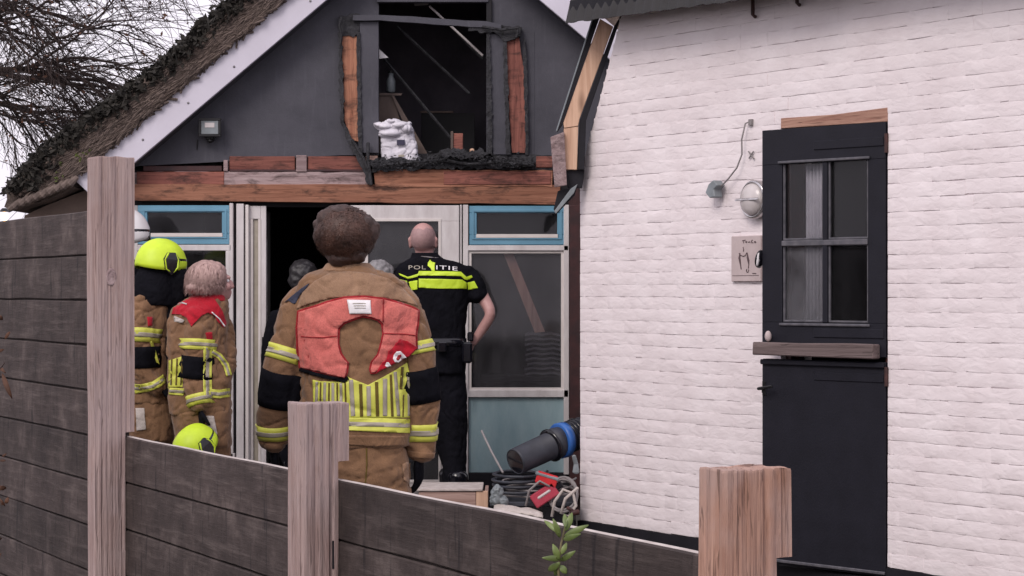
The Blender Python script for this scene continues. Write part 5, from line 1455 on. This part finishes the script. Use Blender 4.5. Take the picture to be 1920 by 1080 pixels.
# ---------------------------------------------------------------- 4. firefighter with ash blond hair
Y4 = 12.5; K = Pn(Y4)
tr4 = [(392, 555, 26, .07, .01), (386, 563, 40, .09), (376, 578, 52, .12), (371, 605, 56, .14), (371, 650, 56, .15), (373, 700, 58, .155), (374, 745, 59, .155), (376, 776, 58, .15)]
ar4 = [(368, 590, 24, -.08), (372, 620, 26, -.12), (370, 660, 25, -.13), (364, 695, 23, -.13), (370, 735, 22, -.15), (376, 762, 19, -.16)]
ar4b = [(404, 590, 22, .08), (420, 630, 20, .06), (424, 680, 19, .0), (410, 720, 17, -.08)]
cfg = dict(head=(401, 531, .0, R(112), R(-8), 1.0), trunk=tr4, hips=[(380, 800, 46, .14), (380, 830, 46, .14)], arms=[ar4, ar4b],
           legs=[[(352, 820, 26), (352, 900, 20), (352, 975, 13)], [(402, 820, 26), (408, 900, 20), (410, 975, 13)]],
           hands=[((376, 768, -.16), (.1, 0, -1), (-1, -.3, 0), (0, -1, 0), 1.0, .9), ((408, 722, -.09), (-.6, 0, -.8), (0, -1, 0), (0, -.4, 1), 1.0, .7)], glove='black')
p4, K, Mh = person('firefighter with short ash blond hair and crimson shoulder collar, face turned right', Y4, 380, cfg)
b4 = jacket(p4, K, tr4, [ar4, ar4b], M['tan'], .009, .013, 8, 6.1, .8)
t4 = trousers(p4, K, [(378, 768, 56, .15), (380, 800, 54, .15), (382, 835, 52, .14)], [[(354, 830, 30), (352, 900, 26), (352, 968, 22)], [(404, 830, 30), (408, 900, 26), (411, 968, 22)]], M['tan'], 12)
boots(p4, K, [(352, -.02), (412, .02)], R(50))
bm = bmesh.new(); trunk(bm, K, [(396, 552, 26, .075, .01), (390, 558, 33, .085), (384, 565, 42, .095)]); me = remesh(bm, .008, 2); obj('collar', me, M['crimson'], p4, True, True)
decal('shoulder_collar', [(321, 590), (327, 570), (342, 556), (362, 550), (382, 549), (402, 560), (416, 580), (426, 606), (421, 614), (409, 604), (402, 592), (390, 586), (378, 592), (368, 602), (358, 612), (350, 597), (338, 589), (324, 589)], b4, Y4, M['crimson'], p4, off=.012, grid=3, thick=.006)
line_decal('piping', [(397, 585), (412, 598), (422, 612)], 2, b4, Y4, M['enamel'], p4, off=.020, grid=3, thick=.002)
line_decal('label_print', [(331, 568), (341, 567), (350, 570)], 2.5, b4, Y4, M['milky'], p4, off=.019, grid=3, thick=.002)
band3(K.p(371, 636, -.125), K.p(370, 656, -.13), 26 * K.m, bvh=b4, root=p4, off=.006)
sleeve_band('elbow_pad', K.p(369, 668, -.13), K.p(365, 710, -.13), 25 * K.m, 24 * K.m, b4, M['black'], p4, .006, .005)
band3(K.p(370, 740, -.15), K.p(374, 760, -.16), 22 * K.m, bvh=b4, root=p4, rb=20 * K.m, off=.006)
def S(name, pts, w_, mat, off=.007): line_decal(name, pts, w_, b4, Y4, M[mat], p4, off=off, grid=3, thick=.003)
S('reflective_band', [(390, 650), (389, 700), (390, 750)], 16, 'yellow'); S('silver_stripe', [(390, 652), (389, 700), (390, 748)], 6, 'silver', .010)
S('reflective_band', [(392, 737), (412, 739), (432, 736)], 16, 'yellow'); S('silver_stripe', [(392, 737), (412, 739), (432, 736)], 6, 'silver', .010)
S('reflective_band', [(398, 660), (412, 668), (424, 684), (430, 704)], 11, 'yellow'); S('silver_stripe', [(398, 660), (412, 668), (424, 684), (430, 704)], 4, 'silver', .010)
decal('striped_panel', [(316, 676), (336, 670), (342, 668), (342, 726), (315, 726)], b4, Y4, M['yellow'], p4, off=.006, grid=4, thick=.003)
for x in (322, 332, 341): S('dark_stripe', [(x, 672), (x - 1, 700), (x - 2, 722)], 3, 'olive', .009)
S('reflective_band', [(314, 733), (330, 734), (344, 735)], 13, 'yellow'); S('silver_stripe', [(314, 733), (330, 734), (344, 735)], 5, 'silver', .010)
decal('shoulder_badge', [(386, 624), (398, 622), (399, 640), (390, 643)], b4, Y4, M['crimson'], p4, off=.007)
decal('shoulder_tab', [(326, 592), (346, 600), (342, 606), (326, 602)], b4, Y4, M['clothwhite'], p4, off=.006)
decal('knee_patch', [(387, 780), (401, 780), (408, 815), (392, 818)], t4, Y4, M['clothwhite'], p4, off=.006)
bm = bmesh.new()
for x, y, rx, ry, dy, dd in ((389, 516, 36, 28, -.01, .112), (380, 528, 31, 24, -.02, .11), (368, 539, 20, 13, -.03, .10), (400, 508, 24, 18, .0, .10), (409, 514, 14, 13, 0, .10), (384, 541, 22, 11, -.04, .09)):
    ell(bm, K.p(x, y, dy), (rx * K.m, dd, ry * K.m), None, 3)
me = remesh(bm, .007, 3)
for v in me.vertices:
    n = v.normal.copy(); v.co += n * (.007 * noise.noise(Vector((v.co.x * 30, v.co.y * 30, v.co.z * 9))) + .004 * noise.noise(Vector((v.co.x * 80, v.co.y * 80, v.co.z * 20))))
me.update(); obj('hair', me, M['hair_blond'], p4, True, True)

strands('hair_strands', K.p(386, 520, -.01), (36 * K.m, .112, 31 * K.m), 5000, .06, .0012, M['hair_blond'], p4, 8, -.6, .2, 1.6)
locks('hair_locks', K.p(387, 521, -.015), (36 * K.m, .113, 31 * K.m), 260, .10, .0075, M['hair_blond'], p4, 32, -.55, 1.5, .004)
# helmet hanging from the coat of firefighter 4
hc = K.p(364, 828, -.26)
hr = thing('fire_helmet', 'yellow fire helmet with black ear shell hanging low in front of the blond firefighter', 'helmet', hc)
hc = hc - Vector((0, 0, .025)); helmet(hr, hc, .118, R(128), R(-40), 'lime')

# ---------------------------------------------------------------- 5, 6, 7: people of whom only the heads show
def plain_person(label, x, ytop, Y, yaw, hair, coat, hairless=False, wide=1.0):
    K = Pn(Y); q = K.m; y0 = ytop + .11 / q
    def yy(m): return y0 + m / q
    floor = 545 + EYE / q; H = floor - yy(0)
    def f(k): return yy(0) + H * k
    hp = math.cos(yaw), math.sin(yaw)
    tr = [(x, yy(.13), .07 / q, .075), (x, yy(.17), .12 / q, .09), (x, yy(.22), .20 / q * wide, .11), (x, yy(.32), .20 / q * wide, .13), (x, yy(.5), .18 / q * wide, .13), (x, yy(.72), .18 / q * wide, .13)]
    ar = [[(x + s * .18 / q * wide, yy(.24), .055 / q), (x + s * .23 / q * wide, yy(.42), .052 / q), (x + s * .24 / q * wide, yy(.58), .045 / q), (x + s * .23 / q * wide, yy(.76), .036 / q)] for s in (-1, 1)]
    lg = [[(x + s * .09 / q, yy(.8), .085 / q), (x + s * .10 / q, f(.74), .06 / q), (x + s * .11 / q, f(.96), .045 / q)] for s in (-1, 1)]
    cfg = dict(head=(x, y0, 0, yaw, 0, 1.0), trunk=tr, hips=[(x, yy(.8), .17 / q, .13), (x, yy(.86), .16 / q, .13)], arms=ar, legs=lg,
               hands=[((x + s * .23 / q * wide, yy(.79), 0), (0, 0, -1), (s, 0, 0), (0, 1, 0), 1.0, .5) for s in (-1, 1)])
    r, K, Mh = person(label, Y, x, cfg)
    jacket(r, K, tr, ar, M[coat], .014, .007, 9, x * .1)
    trousers(r, K, [(x, yy(.68), .17 / q, .13), (x, yy(.86), .17 / q, .13)], [[(a, b, c * 1.15) for a, b, c in l] for l in lg], M['black'], x * .2, voxel=.015)
    boots(r, K, [(x - .11 / q, 0), (x + .11 / q, 0)])
    if hair:
        bm = bmesh.new(); ell(bm, Mh @ Vector((0, .022, .034)), (.092, .10, .092), None, 4); ell(bm, Mh @ Vector((0, .045, -.01)), (.085, .075, .075), None, 3)
        me = remesh(bm, .008, 1)
        for v in me.vertices: n = v.normal.copy(); v.co += n * .009 * noise.noise(v.co * 38)
        obj('hair', me, M[hair], r, True, True)
    return r, K, Mh
plain_person('person with short black hair standing in the dark doorway, only the head showing', 572, 490, 14.0, R(150), 'hair_dark', 'black')
plain_person('person with grey hair standing between the tan coat and the police officer', 711, 491, 13.0, R(180), 'hair_grey', 'black', wide=.8)
r7, K7, Mh7 = plain_person('person in a white helmet mostly hidden behind the tall fence post', 216, 402, 13.4, R(100), None, 'black', wide=.7)
sh, Mx = helmet(r7, Mh7 @ Vector((.0, .0, .0)) + Vector((.03, 0, 0)), .155, R(100), 0, 'enamel', False)
# ================================================================ junk pile by the wall
def junk(name, bm, mat, label, cat, smooth=False, group=None): return solo(name, bm, M[mat], label, cat, group, smooth)
# wooden box in front of the step
YB4 = 12.2
t = thing('wooden_box', 'low wooden box with pinkish sides standing beside the hose pile', 'box', P(850, 980, YB4 + .2))
t.location.z = 0
b0 = P(785, 922, YB4); b1 = P(915, 922, YB4)
obj('box_board', box((b0.x, YB4, .02), (b1.x - .07, YB4 + .02, b0.z), .002), M['crate'], t)
obj('box_board', box((b1.x - .068, YB4 - .002, .02), (b1.x, YB4 + .02, b0.z + .004), .002), M['pine'], t)
obj('box_board', box((b0.x, YB4 + .022, .02), (b0.x + .02, YB4 + .4, b0.z), .002), M['crate'], t)
obj('box_board', box((b1.x - .02, YB4 + .022, .02), (b1.x, YB4 + .4, b0.z), .002), M['crate'], t)
obj('box_lid', box((b0.x - .01, YB4 - .012, b0.z + .004), (b1.x - .03, YB4 + .41, b0.z + .018), .003), M['paleedge'], t)
# dark crate that carries the pile
YJ = 12.0
t = thing('black_crate', 'low black plastic crate under the coiled hoses at the foot of the white wall', 'crate', (0, YJ + .2, 0))
c0 = P(922, 950, YJ); c1 = P(1080, 950, YJ)
obj('crate_body', box((c0.x, YJ, 0), (c1.x, YJ + .45, .25), .01), M['visor'], t)
obj('crate_rim', box((c0.x - .01, YJ - .01, .235), (c1.x + .01, YJ + .46, .262), .006), M['darkplastic'], t)
# big dark tube
def axis_M(a, b):
    d = (b - a); return Matrix.Translation(a) @ d.to_track_quat('Z', 'Y').to_matrix().to_4x4(), d.length
a = P(966, 866, YJ + .02); b = P(1092, 808, YJ + .32)
Mx, L = axis_M(a, b); Mx = Mx @ Matrix.Diagonal((.9, .9, 1, 1))
t = thing('plastic_tube', 'thick dark plastic tube with a bright blue strap leaning against the white wall', 'tube', a)
obj('tube_body', lathe([(.070, .03), (.076, .0), (.083, 0), (.085, .012), (.088, L * .55), (.098, L * .56), (.100, L * .62), (.094, L * .64), (.094, L)], 40, Mx), M['darkplastic'], t, smooth=True)
obj('tube_mouth', lathe([(.074, .002), (.074, .02)], 32, Mx), M['visor'], t)
obj('tube_collar', lathe([(.096, L * .50), (.108, L * .515), (.108, L * .53), (.096, L * .545)], 40, Mx), M['visor'], t, smooth=True)
obj('strap', lathe([(.102, L * .64), (.113, L * .645), (.113, L * .73), (.102, L * .735)], 40, Mx @ Matrix.Translation((0, 0, L * .69)) @ Matrix.Rotation(R(12), 4, 'X') @ Matrix.Translation((0, 0, -L * .69))), M['bluestrap'], t, smooth=True)
for k in range(4): obj('tube_rib', lathe([(.094, L * (.78 + .045 * k)), (.103, L * (.79 + .045 * k)), (.094, L * (.805 + .045 * k))], 32, Mx), M['visor'], t, smooth=True)
obj('strap_end', tube([P(1076, 855, YJ - .02), P(1080, 870, YJ - .0), P(1080, 885, YJ)], [.012, .013, .02], 8, None, .4), M['greyplastic'], t)
junk('rod', tube([P(903, 808, YJ + .3), P(921, 846, YJ + .16), P(943, 886, YJ + .02)], .0065, 8), 'cable', 'thin pale rod leaning against the blue panel beside the dark tube', 'rod')
# coiled hoses
def coil(cx, cy, rx, ry, n, Yc, r_, dy, seed, turns=3, drop=9):
    rnd = random.Random(seed); pts = []
    for k in range(int(turns * 26)):
        an = k / 26 * 2 * math.pi; j = 1 + .05 * math.sin(k * .37 + seed)
        pts.append(P(cx + rx * j * math.cos(an) + rnd.uniform(-1, 1), cy + ry * j * math.sin(an) + drop * k / 26, Yc + dy * math.sin(an + math.pi)))
    return tube(pts, r_, 7)
junk('coiled_hose', coil(975, 884, 50, 8, 3, YJ + .16, .009, .14, 1, 4, 10), 'darkplastic', 'dark grey hose coiled flat in several turns under the thick tube', 'hose', True)
junk('coiled_cable', coil(1010, 896, 66, 9, 3, YJ + .18, .006, .16, 2, 3, 12), 'cable', 'thin grey cable coiled in wide loops across the hose pile', 'cable', True)
junk('tangled_cable', coil(1056, 925, 26, 32, 3, YJ + .0, .007, .06, 3, 3, 1.5), 'cable', 'pale cable tangled in upright loops against the white wall', 'cable', True)
junk('white_wire', tube([P(1035, 968, YJ - .03), P(1040, 940, YJ - .05), P(1056, 918, YJ - .06), P(1074, 925, YJ - .05), P(1080, 948, YJ - .05), P(1066, 968, YJ - .04), P(1052, 962, YJ - .06), P(1060, 935, YJ - .07), P(1083, 915, YJ - .04)], .009, 8), 'clothwhite', 'thick off white cable looping in front of the grey tangle', 'cable', True)
junk('grey_loop', tube([P(986, 948, YJ - .03), P(992, 920, YJ - .06), P(1012, 902, YJ - .07), P(1030, 912, YJ - .06)], .007, 8), 'cable', 'short grey cable arching over the red tool handle', 'cable', True)
t = thing('red_block', 'bright red plastic block lying on top of the hose pile', 'box', P(1024, 905, YJ))
def slantbox(p, q, w_, d_, mat, par, nm='tool_body', bv=.006):
    a = P(*p, YJ - .03); b = P(*q, YJ - .03); Mx, L = axis_M(a, b)
    bm = box((-d_, -w_, 0), (d_, w_, L), bv); bmesh.ops.transform(bm, matrix=Mx, verts=bm.verts); return obj(nm, bm, M[mat], par)
slantbox((1006, 893), (1044, 905), .034, .03, 'redplastic', t, 'block_body')
slantbox((1004, 886), (1048, 899), .010, .034, 'greyplastic', t, 'block_lid')
t = thing('slanted_tool', 'faded red tool handle lying slanted below the bright red block', 'tool', P(1020, 930, YJ))
slantbox((1000, 942), (1042, 914), .040, .03, 'pinkplastic', t, 'tool_body')
slantbox((1008, 934), (1032, 918), .008, .036, 'milky', t, 'tool_label')
slantbox((1040, 915), (1054, 906), .018, .02, 'visor', t, 'tool_end')
bm = bmesh.new()
for x, y, r_ in ((932, 922, .034), (930, 936, .036), (944, 940, .026)): ell(bm, P(x, y, YJ - .08), (r_, .03, r_ * 1.1), None, 3)
me = remesh(bm, .006, 2); folds(me, .012, 22, 3); bm = bmesh.new(); bm.from_mesh(me)
junk('grey_rag', bm, 'greyplastic', 'bundled grey cloth between the wooden box and the hoses', 'cloth', True)
bm = bmesh.new(); bmesh.ops.create_grid(bm, x_segments=30, y_segments=14, size=1)
for v in bm.verts:
    x, y = v.co.x, v.co.y; q = P(972 + 46 * x, 958 + 7 * x, YJ - .12)
    v.co = Vector((q.x, q.y + .12 * y, q.z + .02 * (1 - y * y) * (1 - x ** 4) + .014 * noise.noise(Vector((x * 3, y * 3, 1)))))
thicken(bm, .008)
junk('white_sack', bm, 'clothwhite', 'dusty white sack lying flat in front of the hose pile', 'sack', True)
bm = bmesh.new(); tube([P(1072, 962, YJ - .1), P(1084, 960, YJ - .1)], .016, 10, bm); tube([P(1064, 952, YJ - .1), P(1074, 958, YJ - .1)], .010, 8, bm)
junk('red_plug', bm, 'rust', 'small dark red plug at the foot of the white wall', 'plug', True)
# ================================================================ small plant in front of the fence
YP = 4.62
t = thing('young_plant', 'young green plant with upright glossy leaves in front of the low fence', 'plant', P(1052, 545, YP)); t.location.z = 0
def leaf(base, tip, w_, bend=.15, parent=None, nrm=None, mat='plantleaf', name='leaf'):
    base = Vector(base); tip = Vector(tip); d = tip - base; L = d.length; d.normalize()
    s = d.cross(Vector((.1, -1, .15))).normalized(); n = s.cross(d).normalized(); bm = bmesh.new(); rows = []; K_ = 8
    for i in range(K_ + 1):
        f = i / K_; ww = w_ * math.sin(math.pi * min(.98, f ** .85 * .97 + .02)) ** .8; c = base + d * L * f + n * L * bend * math.sin(f * 2.4)
        rows.append([bm.verts.new(c - s * ww + n * ww * .35), bm.verts.new(c), bm.verts.new(c + s * ww + n * ww * .35)])
    for i in range(K_):
        for j in range(2): bm.faces.new((rows[i][j], rows[i][j + 1], rows[i + 1][j + 1], rows[i + 1][j]))
    thicken(bm, .0008)
    return obj(name, bm, M[mat], parent, True, True)
st = [P(1052, 1700, YP), P(1050, 1300, YP), P(1048, 1100, YP), P(1047, 1062, YP), P(1052, 1020, YP + .01), P(1060, 985, YP + .02)]
st[0].z = 0
obj('stem', tube(st, [.004, .0035, .003, .0028, .0024, .002], 7), M['plantstem'], t, True)
for b_, e_, w_ in (((1048, 1000), (1022, 978), 6), ((1050, 1008), (1036, 972), 7), ((1060, 996), (1072, 962), 8), ((1060, 990), (1058, 965), 6), ((1058, 1005), (1104, 984), 8), ((1056, 1012), (1092, 1000), 7),
                   ((1052, 1048), (1014, 1046), 7), ((1050, 1055), (1030, 1068), 8), ((1048, 1050), (1036, 1020), 8), ((1050, 1052), (1080, 1032), 7), ((1050, 1060), (1062, 1076), 8), ((1048, 1060), (1040, 1078), 7), ((1052, 1040), (1062, 1018), 6)):
    leaf(P(*b_, YP + random.uniform(-.01, .02)), P(*e_, YP + random.uniform(-.03, .03)), w_ * .78 * YP / F, .16, t)
# withered shrub at the left end of the fence
YD = 8.6
t = thing('withered_shrub', 'withered shrub with curled brown leaves at the left end of the fence', 'shrub', P(-40, 545, YD)); t.location.z = 0
rnd = random.Random(5)
for k in range(5):
    x = -60 + 12 * k; pts = [P(x, 1400, YD), P(x + rnd.uniform(-10, 10), 950, YD), P(x + rnd.uniform(0, 25), 700, YD), P(x + rnd.uniform(10, 30), 560 + 30 * k, YD)]; pts[0].z = 0
    obj('stem', tube(pts, [.008, .006, .004, .002], 6), M['bark'], t)
for k in range(70):
    y = rnd.uniform(560, 1075); x = rnd.uniform(-60, 6 + 10 * (rnd.random() ** 3)); a = rnd.uniform(0, 6.28)
    b_ = P(x, y, YD + rnd.uniform(-.08, .08)); leaf(b_, b_ + Vector((math.cos(a), rnd.uniform(-.5, .5), math.sin(a))) * rnd.uniform(.02, .045), rnd.uniform(.004, .010), .4, t, mat='deadleaf')
e1 = leaf(P(4, 700, YD), P(24, 748, YD), .010, .3, t, mat='deadleaf')
# small glowing lantern beyond the fence
t = thing('garden_lantern', 'small lantern glowing warm orange above the left end of the fence', 'lantern', P(6, 545, 11.5)); t.location.z = 0
lp = P(8, 406, 11.5)
obj('lantern_post', tube([(lp.x - .0, 11.5, 0), (lp.x, 11.5, lp.z - .03)], .012, 8), M['iron'], t)
obj('bulb', ell(bmesh.new(), lp, (.020, .020, .024)), M['glow'], t, smooth=True)
obj('lantern_cap', lathe([(.03, .026), (.012, .045)], 12, Matrix.Translation(lp)), M['iron'], t)

# ================================================================ bare tree behind the roof
YR = 19.0
t = thing('autumn_tree', 'nearly bare dark tree with tangled twigs and few brown leaves behind the thatched roof', 'tree', P(-260, 545, YR)); t.location.z = 0
rnd = random.Random(21)
def branch(bm, p, d, L, r_, depth, out_leaf, sag=.0):
    n = max(3, int(L / .09)); pts = [p.copy()]; q = p.copy(); dd = d.copy()
    for i in range(n):
        dd = (dd + Vector((rnd.gauss(0, .12), rnd.gauss(0, .12), rnd.gauss(0, .12) - sag))).normalized(); q = q + dd * L / n; pts.append(q.copy())
    seg_tube(bm, pts, r_, r_ * .45, 5 if r_ > .012 else 3)
    if depth <= 0:
        if rnd.random() < .3: out_leaf.append(pts[-1])
        return
    k = {3: 9, 2: 8, 1: 7}.get(depth, 8)
    for j in range(k):
        i = rnd.randint(max(1, n // 5), n); a = (pts[i] - pts[i - 1]).normalized()
        side = a.cross(Vector((rnd.gauss(0, 1), rnd.gauss(0, .8), rnd.gauss(0, 1)))).normalized()
        branch(bm, pts[i], (a + side * rnd.uniform(.35, .9)).normalized(), L * rnd.uniform(.45, .75), r_ * rnd.uniform(.38, .55), depth - 1, out_leaf, sag + .012)
def seg_tube(bm, pts, r0, r1, n):
    prev = None; up = Vector((.3, .2, 1)).normalized()
    for i, p in enumerate(pts):
        tdir = (pts[min(i + 1, len(pts) - 1)] - pts[max(i - 1, 0)]).normalized(); s = tdir.cross(up)
        if s.length < .1: s = tdir.cross(Vector((1, 0, 0)))
        s.normalize(); b2 = tdir.cross(s); r_ = r0 + (r1 - r0) * i / (len(pts) - 1)
        cur = [bm.verts.new(p + (s * math.cos(6.283 * k / n) + b2 * math.sin(6.283 * k / n)) * r_) for k in range(n)]
        if prev:
            for k in range(n): bm.faces.new((prev[k], prev[(k + 1) % n], cur[(k + 1) % n], cur[k]))
        prev = cur
bm = bmesh.new(); base = P(-260, 545, YR); base.z = 0
fork = P(-200, 160, YR)
tube([base, base.lerp(fork, .5) + Vector((.08, 0, 0)), fork, P(-215, 20, YR + .1), P(-190, -160, YR + .1), P(-205, -330, YR)], [.20, .16, .12, .085, .05, .015], 14, bm)
obj('trunk', bm, M['bark'], t, True, True)
leaves = []
crown = bmesh.new()
for x0, y0, x1, y1, r_ in ((-200, 160, 130, 60, .05), (-200, 150, 60, 170, .045), (-190, 120, 240, -40, .055), (-200, 170, 0, 300, .035), (-190, 140, 300, 60, .05), (-150, 60, 120, -60, .05), (-180, 90, 40, 20, .05), (-200, 165, 150, 210, .04), (-190, 120, 340, -20, .045), (-212, 30, -420, -140, .05), (-200, -60, -60, -330, .04), (-200, 160, -420, 90, .045)):
    r_ *= .62; a = P(x0, y0, YR); b = P(x1, y1, YR + rnd.uniform(-.5, .9)); L = (b - a).length
    branch(crown, a, ((b - a).normalized() + Vector((0, 0, .08))).normalized(), L, r_, 3, leaves, .012)
obj('limbs', crown, M['bark'], t, True); bpy.data.objects['limbs']['kind'] = 'stuff'
lb = bmesh.new()
for p in leaves:
    for k in range(1):
        c = p + Vector((rnd.gauss(0, .03), rnd.gauss(0, .03), rnd.gauss(0, .03))); a = Vector((rnd.gauss(0, 1), rnd.gauss(0, 1), rnd.gauss(0, 1))).normalized() * rnd.uniform(.012, .028)
        b = a.cross(Vector((rnd.gauss(0, 1), rnd.gauss(0, 1), rnd.gauss(0, 1)))).normalized() * a.length * .55
        lb.faces.new([lb.verts.new(c + q) for q in (-a, -b, a, b)])
tag(obj('leaves', lb, M['deadleaf'], t, True), kind='stuff')
print('crown faces', len(bpy.data.objects['limbs'].data.polygons), 'leaves', len(leaves))
# hedge-like background beyond, low behind the house
